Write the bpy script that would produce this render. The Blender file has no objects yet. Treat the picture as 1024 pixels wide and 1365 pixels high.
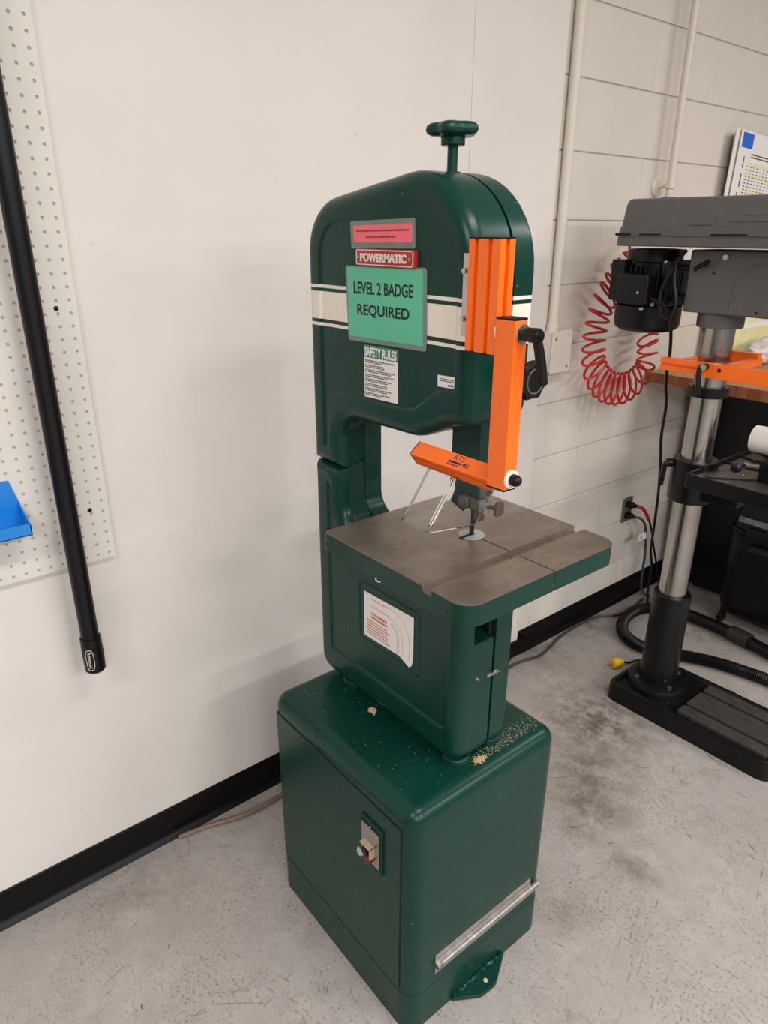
import bpy, bmesh, math, random
from mathutils import Vector, Matrix
from mathutils.geometry import tessellate_polygon
random.seed(7)
PI = math.pi
SC = bpy.context.scene
COL = SC.collection

# ------------------------------------------------------------------ camera
YAW, PITCH, ROLL = math.radians(39.021), math.radians(21.953), math.radians(0.1405)
CAM = Vector((1.5597, 0.0, 1.6039))
f = Vector((-math.cos(YAW)*math.cos(PITCH), math.sin(YAW)*math.cos(PITCH), -math.sin(PITCH)))
r_ = f.cross(Vector((0, 0, 1))).normalized(); u_ = r_.cross(f)
rr = math.cos(ROLL)*r_ + math.sin(ROLL)*u_; uu = -math.sin(ROLL)*r_ + math.cos(ROLL)*u_
cd = bpy.data.cameras.new('camera'); cam = bpy.data.objects.new('camera', cd); COL.objects.link(cam)
cd.sensor_fit = 'VERTICAL'; cd.sensor_height = 36.0; cd.lens = 36.0*933.145/1365.0
cd.clip_start = 0.02; cd.clip_end = 60
M = Matrix.Identity(4)
for i in range(3):
    M[i][0], M[i][1], M[i][2], M[i][3] = rr[i], uu[i], -f[i], CAM[i]
cam.matrix_world = M
SC.camera = cam

# ------------------------------------------------------------------ world, lights, exposure
w = bpy.data.worlds.new('workshop_air'); SC.world = w; w.use_nodes = True
w.node_tree.nodes['Background'].inputs[0].default_value = (1.0, 0.985, 0.995, 1)
w.node_tree.nodes['Background'].inputs[1].default_value = 0.20
def area(name, loc, sx, sy, power):
    l = bpy.data.lights.new(name, 'AREA'); l.shape = 'RECTANGLE'; l.size = sx; l.size_y = sy
    l.energy = power; l.color = (1.0, 0.985, 0.995)
    o = bpy.data.objects.new(name, l); COL.objects.link(o); o.location = loc
    return o
for (nm, x, pw) in (('near', 1.85, 23), ('mid', 4.25, 58), ('far', 6.65, 66)):
    for (nn_, y, k) in (('a', -1.45, 1.35), ('b', .95, 1.0), ('c', 3.35, .85)):
        area('ceiling_light_%s_%s' % (nm, nn_), (x, y, 2.93), .30, 1.25, pw*k)
SC.view_settings.view_transform = 'Standard'
SC.view_settings.look = 'None'
SC.view_settings.gamma = 1.0
SC.view_settings.use_curve_mapping = False
SC.view_settings.exposure = 0.18

# ------------------------------------------------------------------ materials
def lin(c):
    return tuple((v/255/12.92 if v/255 <= .04045 else ((v/255+.055)/1.055)**2.4) for v in c) + (1.0,)
MATS = {}
def mat(name, rgb, rough=.5, metal=0., var=0., vscale=20., bump=0., bscale=200., coat=0., spec=.5):
    if name in MATS: return MATS[name]
    m = bpy.data.materials.new(name); m.use_nodes = True
    nt = m.node_tree; b = nt.nodes['Principled BSDF']; MATS[name] = m
    b.inputs['Roughness'].default_value = rough; b.inputs['Metallic'].default_value = metal
    b.inputs['Specular IOR Level'].default_value = spec
    if coat: b.inputs['Coat Weight'].default_value = coat; b.inputs['Coat Roughness'].default_value = .15
    c = lin(rgb)
    tc = nt.nodes.new('ShaderNodeTexCoord')
    if var:
        n = nt.nodes.new('ShaderNodeTexNoise'); n.inputs['Scale'].default_value = vscale; n.inputs['Detail'].default_value = 6
        nt.links.new(tc.outputs['Object'], n.inputs['Vector'])
        rp = nt.nodes.new('ShaderNodeValToRGB')
        rp.color_ramp.elements[0].position = .3; rp.color_ramp.elements[1].position = .7
        rp.color_ramp.elements[0].color = tuple(max(0, v*(1-var)) for v in c[:3])+(1,)
        rp.color_ramp.elements[1].color = tuple(min(1, v*(1+var)) for v in c[:3])+(1,)
        nt.links.new(n.outputs['Fac'], rp.inputs[0]); nt.links.new(rp.outputs[0], b.inputs['Base Color'])
    else:
        b.inputs['Base Color'].default_value = c
    if bump:
        n2 = nt.nodes.new('ShaderNodeTexNoise'); n2.inputs['Scale'].default_value = bscale; n2.inputs['Detail'].default_value = 4
        nt.links.new(tc.outputs['Object'], n2.inputs['Vector'])
        bp = nt.nodes.new('ShaderNodeBump'); bp.inputs['Strength'].default_value = bump; bp.inputs['Distance'].default_value = .002
        nt.links.new(n2.outputs['Fac'], bp.inputs['Height']); nt.links.new(bp.outputs[0], b.inputs['Normal'])
    return m

class NT:
    """tiny node helper"""
    def __init__(s, m): s.m = m; s.nt = m.node_tree; s.b = s.nt.nodes['Principled BSDF']
    def n(s, t, **k):
        x = s.nt.nodes.new(t)
        for a, v in k.items():
            if a.startswith('i_'): x.inputs[a[2:].replace('_', ' ')].default_value = v
            else: setattr(x, a, v)
        return x
    def l(s, a, b): s.nt.links.new(a, b)
    def math(s, op, a, b=None, c=None):
        x = s.n('ShaderNodeMath', operation=op)
        for i, v in enumerate((a, b, c)):
            if v is None: continue
            if isinstance(v, (int, float)): x.inputs[i].default_value = v
            else: s.l(v, x.inputs[i])
        return x.outputs[0]
    def mix(s, fac, a, b):
        x = s.n('ShaderNodeMix', data_type='RGBA')
        for i, v in ((0, fac), (6, a), (7, b)):
            if isinstance(v, (int, float, tuple)): x.inputs[i].default_value = v
            else: s.l(v, x.inputs[i])
        return x.outputs[2]
    def ramp(s, v, p0, p1):
        x = s.n('ShaderNodeMapRange'); x.inputs[1].default_value = p0; x.inputs[2].default_value = p1
        s.l(v, x.inputs[0]); return x.outputs[0]

def floor_mat():
    m = mat('painted_concrete', (170, 163, 156), .42); k = NT(m)
    tc = k.n('ShaderNodeTexCoord').outputs['Object']
    def noise(scale, detail=6, rough=.6, vec=tc, dist=0.):
        x = k.n('ShaderNodeTexNoise'); x.inputs['Scale'].default_value = scale; x.inputs['Detail'].default_value = detail
        x.inputs['Roughness'].default_value = rough; x.inputs['Distortion'].default_value = dist
        k.l(vec, x.inputs['Vector']); return x.outputs['Fac']
    base = k.mix(k.ramp(noise(3.0), .3, .7), lin((162, 155, 149)), lin((178, 171, 165)))
    base = k.mix(k.math('MULTIPLY', k.ramp(noise(22), .35, .7), .5), base, lin((150, 143, 138)))
    # fine pits and dark specks, denser in worn zones
    pit = k.math('MULTIPLY', k.ramp(noise(120, 4, .8), .55, .63), k.ramp(noise(4.5), .36, .60))
    base = k.mix(k.math('MULTIPLY', pit, .85), base, lin((82, 73, 62)))
    sm = k.math('MULTIPLY', k.ramp(noise(9, 7, .7), .56, .68), k.ramp(noise(1.7, 3), .45, .6))
    base = k.mix(k.math('MULTIPLY', sm, .45), base, lin((116, 106, 95)))
    pit2 = k.ramp(noise(230, 3, .7), .62, .68)
    base = k.mix(k.math('MULTIPLY', pit2, .5), base, lin((112, 104, 96)))
    # scratches: stretched noise in three directions
    for ang, sc, pos, zs in ((.35, (14, 130, 1), (.635, .675), 2.7), (1.25, (9, 150, 1), (.64, .68), 3.4), (2.2, (12, 120, 1), (.64, .675), 2.1), (2.85, (8, 140, 1), (.64, .68), 3.9)):
        vr = k.n('ShaderNodeVectorRotate'); vr.rotation_type = 'Z_AXIS'; vr.inputs['Angle'].default_value = ang; k.l(tc, vr.inputs['Vector'])
        mp = k.n('ShaderNodeMapping'); mp.inputs['Scale'].default_value = sc; mp.inputs['Location'].default_value = (ang*7, ang*3, 0); k.l(vr.outputs[0], mp.inputs['Vector'])
        sx = k.math('MULTIPLY', k.ramp(noise(1.0, 4, .62, mp.outputs[0], 1.2), *pos), k.ramp(noise(zs, 3), .46, .56))
        base = k.mix(k.math('MULTIPLY', sx, .75), base, lin((88, 79, 70)))
    # brown stains with their own place on the floor
    for (x, y, r, a, sc) in ((.47, 1.86, .26, .85, 18), (.70, 1.50, .16, .75, 7), (.62, 1.62, .2, .6, 16), (.90, 1.42, .12, .5, 8), (.08, 2.05, .20, .5, 12), (.86, 1.16, .10, .45, 9), (.40, 2.75, .25, .5, 16), (.80, .25, .3, .25, 7), (.12, .35, .25, .35, 12), (.06, 2.40, .16, .6, 10)):
        d = k.n('ShaderNodeVectorMath', operation='DISTANCE'); k.l(tc, d.inputs[0]); d.inputs[1].default_value = (x, y, 0)
        mask = k.math('MULTIPLY', k.ramp(d.outputs['Value'], r, r*.2), k.ramp(noise(sc, 8, .75), .40, .58))
        base = k.mix(k.math('MULTIPLY', mask, a), base, lin((88, 72, 55)))
    k.l(base, k.b.inputs['Base Color'])
    k.l(k.math('ADD', k.math('MULTIPLY', noise(30), .25), .30), k.b.inputs['Roughness'])
    bp = k.n('ShaderNodeBump'); bp.inputs['Strength'].default_value = .18; bp.inputs['Distance'].default_value = .002
    k.l(noise(140, 5), bp.inputs['Height']); k.l(bp.outputs[0], k.b.inputs['Normal'])
    return m
def wall_mat(name, rgb, block):
    m = mat(name, rgb, .55); k = NT(m)
    g = k.n('ShaderNodeNewGeometry').outputs['Position']
    def noise(scale, detail=6, rough=.6):
        x = k.n('ShaderNodeTexNoise'); x.inputs['Scale'].default_value = scale; x.inputs['Detail'].default_value = detail
        x.inputs['Roughness'].default_value = rough; k.l(g, x.inputs['Vector']); return x.outputs['Fac']
    c = lin(rgb); c2 = tuple(v*.94 for v in c[:3])+(1,)
    base = k.mix(k.ramp(noise(2.0), .35, .65), c, c2)
    scuff = k.math('MULTIPLY', k.ramp(noise(46, 3, .7), .68, .72), k.ramp(noise(3.1), .52, .64))
    base = k.mix(k.math('MULTIPLY', scuff, .38), base, lin((150, 140, 128)))
    k.l(base, k.b.inputs['Base Color'])
    bp = k.n('ShaderNodeBump'); bp.inputs['Strength'].default_value = .4 if block else .08
    bp.inputs['Distance'].default_value = .003 if block else .001
    k.l(noise(120 if block else 60, 6 if block else 3), bp.inputs['Height']); k.l(bp.outputs[0], k.b.inputs['Normal'])
    return m
def green_mat(name, stripes=False):
    m = mat(name, (20, 62, 51), .30); k = NT(m)
    g = k.n('ShaderNodeTexCoord').outputs['Object']
    def noise(scale, detail=4, rough=.6):
        x = k.n('ShaderNodeTexNoise'); x.inputs['Scale'].default_value = scale; x.inputs['Detail'].default_value = detail
        x.inputs['Roughness'].default_value = rough; k.l(g, x.inputs['Vector']); return x.outputs['Fac']
    base = k.mix(k.ramp(noise(5), .3, .7), lin((7, 51, 42)), lin((9, 57, 47)))
    vo = k.n('ShaderNodeTexVoronoi'); vo.inputs['Scale'].default_value = 48; k.l(g, vo.inputs['Vector'])
    sp = k.n('ShaderNodeSeparateColor'); k.l(vo.outputs['Color'], sp.inputs[0])
    chip = k.math('MULTIPLY', k.math('LESS_THAN', vo.outputs['Distance'], .075), k.math('GREATER_THAN', sp.outputs[0], .86))
    base = k.mix(k.math('MULTIPLY', chip, .55), base, lin((150, 165, 155)))
    if stripes:
        pos = k.n('ShaderNodeSeparateXYZ'); k.l(k.n('ShaderNodeNewGeometry').outputs['Position'], pos.inputs[0]); z = pos.outputs[2]
        fac = None
        for a, b in ((1.4285, 1.4345), (1.4415, 1.4935), (1.500, 1.506)):
            s_ = k.math('MULTIPLY', k.math('GREATER_THAN', z, a), k.math('LESS_THAN', z, b))
            fac = s_ if fac is None else k.math('MAXIMUM', fac, s_)
        base = k.mix(fac, base, lin((236, 226, 210)))
    k.l(base, k.b.inputs['Base Color'])
    k.l(k.math('ADD', k.math('MULTIPLY', noise(9), .10), .23), k.b.inputs['Roughness'])
    k.b.inputs['Specular IOR Level'].default_value = .27
    return m
def clear_mat():
    m = bpy.data.materials.new('clear_plastic'); m.use_nodes = True; b = m.node_tree.nodes['Principled BSDF']
    b.inputs['Base Color'].default_value = (.97, .97, .97, 1); b.inputs['Transmission Weight'].default_value = 1.0
    b.inputs['Roughness'].default_value = .03; b.inputs['IOR'].default_value = 1.42
    return m
def table_mat():
    m = mat('machined_iron', (120, 108, 98), .38, .75); k = NT(m)
    tc = k.n('ShaderNodeTexCoord').outputs['Object']
    def noise(scale, detail=6, rough=.6):
        x = k.n('ShaderNodeTexNoise'); x.inputs['Scale'].default_value = scale; x.inputs['Detail'].default_value = detail
        x.inputs['Roughness'].default_value = rough; k.l(tc, x.inputs['Vector']); return x.outputs['Fac']
    base = k.mix(k.ramp(noise(9), .35, .65), lin((134, 120, 107)), lin((160, 147, 134)))
    base = k.mix(k.math('MULTIPLY', k.ramp(noise(40), .5, .75), .4), base, lin((112, 98, 84)))
    k.l(base, k.b.inputs['Base Color'])
    k.l(k.math('ADD', k.math('MULTIPLY', noise(15), .25), .28), k.b.inputs['Roughness'])
    return m

FLOOR = floor_mat(); WALLP = wall_mat('smooth_wall_paint', (226, 219, 211), False); WALLB = wall_mat('block_wall_paint', (222, 214, 202), True)
GREEN = green_mat('green_enamel'); GREENS = green_mat('green_enamel_striped', True); CLEAR = clear_mat(); IRON = table_mat()
MORTAR = mat('painted_mortar', (196, 187, 173), .7, bump=.3)
BLACKV = mat('black_vinyl', (9, 9, 10), .42, var=.2, bump=.05, spec=.22)
BLACK = mat('black_plastic', (12, 12, 13), .38, bump=.04, spec=.3)
BLACKM = mat('black_paint', (13, 13, 14), .34, var=.25, vscale=60, bump=.06, spec=.3)
DARKGREY = mat('grey_machine_paint', (86, 84, 82), .42, var=.06, bump=.06)
ORANGE = mat('orange_anodised', (251, 110, 10), .38, .0, coat=.15)
STEEL = mat('bright_steel', (188, 185, 180), .28, 1.0, var=.08, vscale=40)
STEELD = mat('dull_steel', (172, 168, 162), .42, .85, var=.2, vscale=60)
CHROME = mat('ground_column_steel', (170, 166, 160), .22, 1.0, var=.18, vscale=9)
ALU = mat('aluminium_plate', (198, 198, 198), .45, .35)
WHITE = mat('white_plastic', (232, 228, 220), .45)
PAPER = mat('white_paper', (232, 228, 222), .7)
DARK = mat('dark_cavity', (12, 12, 12), .7)
INK = mat('black_ink', (16, 22, 18), .6)
RED = mat('red_plate', (178, 36, 28), .4)
LETW = mat('worn_white_letters', (226, 214, 205), .5)
PINK = mat('pink_card', (246, 108, 118), .35, var=.06)
CARDG = mat('green_card', (92, 190, 150), .3, var=.03, vscale=8)
SLEEVE = mat('laminate_edge', (112, 132, 122), .25, var=.1)
SAFEG = mat('safety_header_green', (18, 130, 100), .5)
BLUE = mat('blue_plastic', (24, 132, 214), .35)
BTAPE = mat('blue_tape', (32, 104, 206), .6)
REDH = mat('red_air_hose', (196, 38, 28), .35)
WOODT = mat('maple_bench_top', (176, 122, 76), .5, var=.2, vscale=12)
WOODE = mat('maple_end_grain', (142, 82, 46), .6, var=.2, vscale=30)
WOODE2 = mat('maple_end_grain_pale', (160, 98, 56), .6, var=.2, vscale=30)
BROWN = mat('brown_hose', (124, 100, 82), .5, var=.15)
CORDG = mat('grey_cord', (62, 59, 56), .5)
YELL = mat('yellow_plug', (236, 190, 20), .4)
PEG = mat('pegboard_white', (222, 217, 208), .5, var=.02)
PEGB = mat('pegboard_hole_shade', (190, 176, 148), .8)  # tan carries the shade of the wall seen through the holes
DUST = mat('sawdust_tan', (206, 178, 136), .9)
PIPEP = mat('painted_pipe', (220, 212, 198), .45, bump=.1)
TEXTG = mat('grey_print', (84, 82, 80), .7)
TEXTO = mat('orange_print', (206, 120, 90), .7)
TEXTR = mat('dark_red_print', (130, 48, 58), .6)
YPAP = mat('yellow_paper', (230, 222, 168), .7, var=.08)
BAG = mat('clear_poly_bag', (206, 202, 194), .25, var=.12, vscale=14, bump=.4, bscale=40)
NAVY = mat('navy_print', (48, 34, 96), .6)
DKRED = mat('dark_red_button', (98, 20, 24), .35)
PLATEG = mat('insert_grey', (168, 172, 170), .4, .3)
BLUED = mat('dark_blue_paint', (20, 22, 44), .4)
TANM = mat('tan_metal', (176, 160, 132), .45, .3)
GUIDE = mat('worn_guide_steel', (112, 105, 97), .4, .85, var=.25, vscale=70)
BLADE = mat('blade_steel', (46, 44, 43), .4, .8)
GREYP = mat('machined_pad', (120, 116, 110), .35, .8, var=.2, vscale=30)
CEIL = mat('ceiling_white', (225, 222, 216), .8)

# ------------------------------------------------------------------ mesh helpers
class MB:
    def __init__(s): s.v = []; s.f = []; s.mi = []; s.cur = 0
    def add(s, vs, fs):
        o = len(s.v); s.v += [tuple(v) for v in vs]; s.f += [tuple(i+o for i in q) for q in fs]; s.mi += [s.cur]*len(fs); return s
    def bm(s, b, mtx=None):
        b.verts.index_update()
        s.add([(mtx @ v.co if mtx else v.co) for v in b.verts], [[v.index for v in fc.verts] for fc in b.faces]); b.free(); return s
    def box(s, x0, x1, y0, y1, z0, z1, bev=0., seg=2, mtx=None):
        b = bmesh.new(); bmesh.ops.create_cube(b, size=1)
        for v in b.verts: v.co = Vector(((x0+x1)/2+v.co.x*(x1-x0), (y0+y1)/2+v.co.y*(y1-y0), (z0+z1)/2+v.co.z*(z1-z0)))
        if bev: bmesh.ops.bevel(b, geom=b.edges[:], offset=bev, segments=seg, affect='EDGES', profile=.5)
        return s.bm(b, mtx)
    def cyl(s, p0, p1, r0, r1=None, n=24, caps=True):
        r1 = r0 if r1 is None else r1
        return s.lathe([(0, r0), ((Vector(p1)-Vector(p0)).length, r1)], p0, Vector(p1)-Vector(p0), n, caps)
    def lathe(s, prof, p0, axis, n=24, caps=True, mod=None):
        a = Vector(axis).normalized(); t = Vector((1, 0, 0)) if abs(a.x) < .9 else Vector((0, 1, 0))
        e1 = a.cross(t).normalized(); e2 = a.cross(e1); p0 = Vector(p0); vs = []; fs = []
        for (h, r) in prof:
            for i in range(n):
                th = 2*PI*i/n; rr_ = r*(mod(th) if mod else 1)
                vs.append(p0 + a*h + e1*math.cos(th)*rr_ + e2*math.sin(th)*rr_)
        for j in range(len(prof)-1):
            for i in range(n):
                k = (i+1) % n; fs.append((j*n+i, j*n+k, (j+1)*n+k, (j+1)*n+i))
        if caps: fs.append(tuple(range(n-1, -1, -1))); fs.append(tuple((len(prof)-1)*n+i for i in range(n)))
        return s.add(vs, fs)
    def tube(s, path, r, n=8, caps=True, closed=False, rmod=None):
        P = [Vector(p) for p in path]; T = []
        for i in range(len(P)):
            d = P[min(i+1, len(P)-1)]-P[max(i-1, 0)]; T.append(d.normalized() if d.length > 1e-9 else Vector((0, 0, 1)))
        t0 = T[0]; nrm = t0.cross(Vector((.3, .5, .81))).normalized(); vs = []; fs = []
        for i, p in enumerate(P):
            nrm = (nrm - T[i]*nrm.dot(T[i])).normalized(); bn = T[i].cross(nrm); q = r*(rmod(i) if rmod else 1)
            for j in range(n):
                th = 2*PI*j/n; vs.append(p + nrm*math.cos(th)*q + bn*math.sin(th)*q)
        for i in range(len(P)-1):
            for j in range(n):
                k = (j+1) % n; fs.append((i*n+j, i*n+k, (i+1)*n+k, (i+1)*n+j))
        if caps: fs.append(tuple(range(n-1, -1, -1))); fs.append(tuple((len(P)-1)*n+j for j in range(n)))
        return s.add(vs, fs)
    def prism(s, poly, ax, a0, a1, bev=0., seg=2, mtx=None):
        """extrude a 2-D outline along axis ax; outline axes are the other two in order"""
        idx = [i for i in range(3) if i != ax]
        def P(q, a):
            v = [0, 0, 0]; v[idx[0]], v[idx[1]], v[ax] = q[0], q[1], a; return Vector(v)
        b = bmesh.new(); A = [b.verts.new(P(q, a0)) for q in poly]; B = [b.verts.new(P(q, a1)) for q in poly]; n = len(poly)
        b.faces.new(A); b.faces.new(B[::-1])
        for i in range(n): b.faces.new((A[i], B[i], B[(i+1) % n], A[(i+1) % n]))
        bmesh.ops.recalc_face_normals(b, faces=b.faces[:])
        if bev:
            b.normal_update()
            es = [e for e in b.edges if e.calc_face_angle(0) > .5]
            bmesh.ops.bevel(b, geom=es, offset=bev, segments=seg, affect='EDGES', profile=.5)
        return s.bm(b, mtx)
    def quad(s, a, b, c, d): return s.add([a, b, c, d], [(0, 1, 2, 3)])
    def build(s, name, m, parent=None, ang=35, flat=False, thin=0.):
        root = parent
        while root is not None and root.parent is not None: root = root.parent
        off = Vector(root.location) if root else Vector((0, 0, 0))
        me = bpy.data.meshes.new(name); me.from_pydata([Vector(v)-off for v in s.v], [], s.f)
        for x in (m if isinstance(m, (list, tuple)) else [m]): me.materials.append(x)
        if isinstance(m, (list, tuple)):
            me.polygons.foreach_set('material_index', s.mi)
        b = bmesh.new(); b.from_mesh(me); bmesh.ops.remove_doubles(b, verts=b.verts[:], dist=1e-6)
        bmesh.ops.recalc_face_normals(b, faces=b.faces[:]); b.to_mesh(me); b.free()
        if not flat:
            me.polygons.foreach_set('use_smooth', [True]*len(me.polygons)); me.set_sharp_from_angle(angle=math.radians(ang))
        o = bpy.data.objects.new(name, me); COL.objects.link(o)
        if parent: o.parent = parent
        if not flat:
            wn = o.modifiers.new('weighted_normals', 'WEIGHTED_NORMAL'); wn.keep_sharp = True; wn.weight = 50
        return o

def tag(o, label=None, cat=None, group=None, kind=None):
    if label: o['label'] = label
    if cat: o['category'] = cat
    if group: o['group'] = group
    if kind: o['kind'] = kind
    return o
def thing(name, loc, label, cat, group=None):
    o = bpy.data.objects.new(name, None); COL.objects.link(o); o.location = loc; o.empty_display_size = .05
    return tag(o, label, cat, group)
def struct(o): o['kind'] = 'structure'; return o

def rpoly(pts, seg=8):
    """rounded polygon: pts (x, y, r)"""
    out = []; n = len(pts)
    for i in range(n):
        p = Vector(pts[i][:2]); r = pts[i][2] if len(pts[i]) > 2 else 0
        a = Vector(pts[i-1][:2]); c = Vector(pts[(i+1) % n][:2])
        if r <= 0: out.append((p.x, p.y)); continue
        d1 = (a-p).normalized(); d2 = (c-p).normalized(); an = d1.angle(d2)
        if an > PI-.02: out.append((p.x, p.y)); continue
        t = min(r/math.tan(an/2), (a-p).length*.49, (c-p).length*.49); r = t*math.tan(an/2)
        ctr = p + (d1+d2).normalized()*(r/math.sin(an/2))
        s = p+d1*t-ctr; e = p+d2*t-ctr; a0 = math.atan2(s.y, s.x); da = math.atan2(e.y, e.x)-a0
        while da > PI: da -= 2*PI
        while da < -PI: da += 2*PI
        for k in range(seg+1):
            th = a0+da*k/seg; out.append((ctr.x+r*math.cos(th), ctr.y+r*math.sin(th)))
    return out
def sarea(P): return sum(P[i][0]*P[(i+1) % len(P)][1]-P[(i+1) % len(P)][0]*P[i][1] for i in range(len(P)))/2
def inset(P, d):
    n = len(P); sg = 1 if sarea(P) > 0 else -1; out = []
    for i in range(n):
        p = Vector(P[i]); a = Vector(P[i-1]); c = Vector(P[(i+1) % n])
        e1 = (p-a); e2 = (c-p)
        if e1.length < 1e-9: e1 = e2
        if e2.length < 1e-9: e2 = e1
        e1 = e1.normalized(); e2 = e2.normalized()
        n1 = Vector((-e1.y, e1.x))*sg; n2 = Vector((-e2.y, e2.x))*sg; m_ = n1+n2
        if m_.length < 1e-6: m_ = n1
        m_ = m_.normalized(); k = 1/max(.5, m_.dot(n1)); q = p+m_*d*k; out.append((q.x, q.y))
    return out
def catmull(P, sub=8):
    P = [Vector(p) for p in P]; out = []
    for i in range(len(P)-1):
        p0 = P[max(0, i-1)]; p1 = P[i]; p2 = P[i+1]; p3 = P[min(len(P)-1, i+2)]
        for k in range(sub):
            t = k/sub; out.append(.5*((2*p1)+(-p0+p2)*t+(2*p0-5*p1+4*p2-p3)*t*t+(-p0+3*p1-3*p2+p3)*t**3))
    out.append(P[-1]); return out
def text_mesh(body, width, height, org, right, up, depth=.0, name='lettering', m=None, parent=None, bold=0.):
    """text laid flat in the plane (right, up) with its lower-left corner at org, stretched to width x height"""
    c = bpy.data.curves.new('t', 'FONT'); c.body = body; c.extrude = depth; c.offset = bold; c.resolution_u = 3
    o = bpy.data.objects.new('t', c); COL.objects.link(o)
    dg = bpy.context.evaluated_depsgraph_get(); me = bpy.data.meshes.new_from_object(o.evaluated_get(dg))
    bpy.data.objects.remove(o); bpy.data.curves.remove(c)
    xs = [v.co.x for v in me.vertices]; ys = [v.co.y for v in me.vertices]
    x0, x1, y0, y1 = min(xs), max(xs), min(ys), max(ys); R = Vector(right).normalized(); U = Vector(up).normalized(); N = R.cross(U)
    b = MB(); b.add([Vector(org)+R*((v.co.x-x0)/(x1-x0)*width)+U*((v.co.y-y0)/(y1-y0)*height)+N*v.co.z for v in me.vertices], [tuple(p.vertices) for p in me.polygons])
    bpy.data.meshes.remove(me)
    return b.build(name, m, parent, flat=True)
def word_rows(rows, org, right, up, width, rowh, gap, seed, fillr=(.8, 1.)):
    """rows of tiny word marks too small to read in the photograph"""
    rnd = random.Random(seed); b = MB(); R = Vector(right).normalized(); U = Vector(up).normalized(); p = Vector(org)
    for i in range(rows):
        x = 0; end = width*rnd.uniform(*fillr)
        while x < end:
            wl = min(rnd.uniform(.0028, .0085), end-x)
            q = p+R*x-U*(i*(rowh+gap)); b.quad(q, q+R*wl, q+R*wl-U*rowh, q-U*rowh); x += wl+.0014
    return b

# ================================================================== the room
fl = MB(); fl.box(-.3, 8.5, -3.5, 6.5, -.05, 0.0); struct(fl.build('floor', FLOOR, flat=True))
ce = MB(); ce.box(-.3, 8.5, -3.5, 6.5, 2.95, 3.0); struct(ce.build('ceiling', CEIL, flat=True))

PX = .006                                   # face of the smooth panelling
wl = MB(); wl.box(-.12, -.012, -3.0, 1.955, 0, 2.95); wall_left = struct(wl.build('wall_left', MORTAR, flat=True))
for (a, b_) in ((-3.0, 1.5632), (1.5642, 1.955)):
    p = MB(); p.box(-.012, PX, a, b_, .0, 2.95, .0012); p.build('wall_panel', WALLP, wall_left)
wr = MB(); wr.box(-.12, -.0045, 1.955, 6.0, 0, 2.95); wall_right = struct(wr.build('wall_right', MORTAR, flat=True))
bb = MB(); bb.box(-.03, 0, -.2028, .2028, -.0992, .0992, .0022, 2)
bme = None
Y0, Z0 = 2.6372, 2.24375-.2032*11
for ci in range(15):
    zc = Z0+.2032*(ci+.5)
    if zc > 2.9: break
    off = 0. if ci % 2 == 1 else .2032
    if ci == 3: off = 0.
    for n in range(-3, 8):
        yc = Y0+off+.4064*(n+.5)
        if yc+.2 < 1.97 or yc > 4.9: continue
        if bme is None:
            o = bb.build('concrete_block', WALLB, flat=True); bme = o.data
        else:
            o = bpy.data.objects.new('concrete_block', bme); COL.objects.link(o)
        o.parent = wall_right; o.location = (0, yc, zc)
# cove baseboards
def cove(y0, y1, h, name, x=0.):
    P = [(x, 0.0), (x+.022, 0.0), (x+.020, .004), (x+.011, .010), (x+.0055, .022), (x+.004, h-.003), (x+.002, h), (x, h)]
    b = MB(); ys = [y0+(y1-y0)*i/30 for i in range(31)]; n = len(P); vs = []; fs = []
    for j, y in enumerate(ys):
        wv = .0012*math.sin(y*5)+.0008*math.sin(y*13)
        for (px, pz) in P: vs.append((px+(wv if px > x+.003 else 0), y, pz))
    for j in range(len(ys)-1):
        for i in range(n): fs.append((j*n+i, j*n+(i+1) % n, (j+1)*n+(i+1) % n, (j+1)*n+i))
    fs.append(tuple(range(n))); fs.append(tuple((len(ys)-1)*n+i for i in range(n)))
    b.add(vs, fs); return struct(b.build(name, BLACKV, ang=50))
cove(-2.5, 1.90, .0985, 'baseboard_left', PX)
cove(1.957, 5.5, .0985, 'baseboard_right', 0.)
b = MB(); b.prism(rpoly([(1.89, 0), (1.985, 0), (2.0, .066), (1.89, .070)]), 0, PX+.001, PX+.014, .002); tag(struct(b.build('trim_1', BLACKV)))

# conduits, box, pipe
t = thing('conduit_pipe', (.02, 1.985, 1.285), 'cream painted steel conduit running up from the electrical box', 'conduit')
b = MB(); b.cyl((.019, 1.985, 1.28), (.019, 1.985, 2.95), .0165, n=20); b.build('pipe', PIPEP, t)
b = MB(); b.cyl((.019, 1.985, 1.285), (.019, 1.985, 1.31), .021, n=20); b.build('connector', PIPEP, t)
t = thing('electrical_box', (0, 2.0, 1.15), 'cream painted electrical box at the foot of the conduit', 'electrical box')
b = MB(); b.box(0, .045, 1.957, 2.055, 1.15, 1.285, .004); b.build('housing', PIPEP, t)
b = MB(); b.box(.045, .050, 1.953, 2.059, 1.146, 1.289, .002); c = b.build('cover_plate', PIPEP, t)
for (y, z) in ((1.97, 1.262), (2.04, 1.165)):
    b = MB(); b.lathe([(0, .005), (.002, .0045), (.003, .002)], (.050, y, z), (1, 0, 0), 12); b.build('screw', STEELD, c)
t = thing('air_pipe', (.055, 2.535, 1.72), 'cream painted vertical air pipe behind the drill press', 'pipe')
b = MB(); b.cyl((.055, 2.535, 1.70), (.055, 2.535, 2.95), .0125, n=18); b.build('pipe', PIPEP, t)
b = MB(); b.lathe([(0, .034), (.006, .034), (.010, .026), (.012, .012)], (0, 2.535, 1.752), (1, 0, 0), 28); b.cyl((.01, 2.535, 1.752), (.045, 2.535, 1.752), .006, n=12)
b.lathe([(0, .018), (.016, .018)], (.055, 2.535, 1.744), (0, 0, 1), 20); b.build('wall_clip', PIPEP, t)
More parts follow.
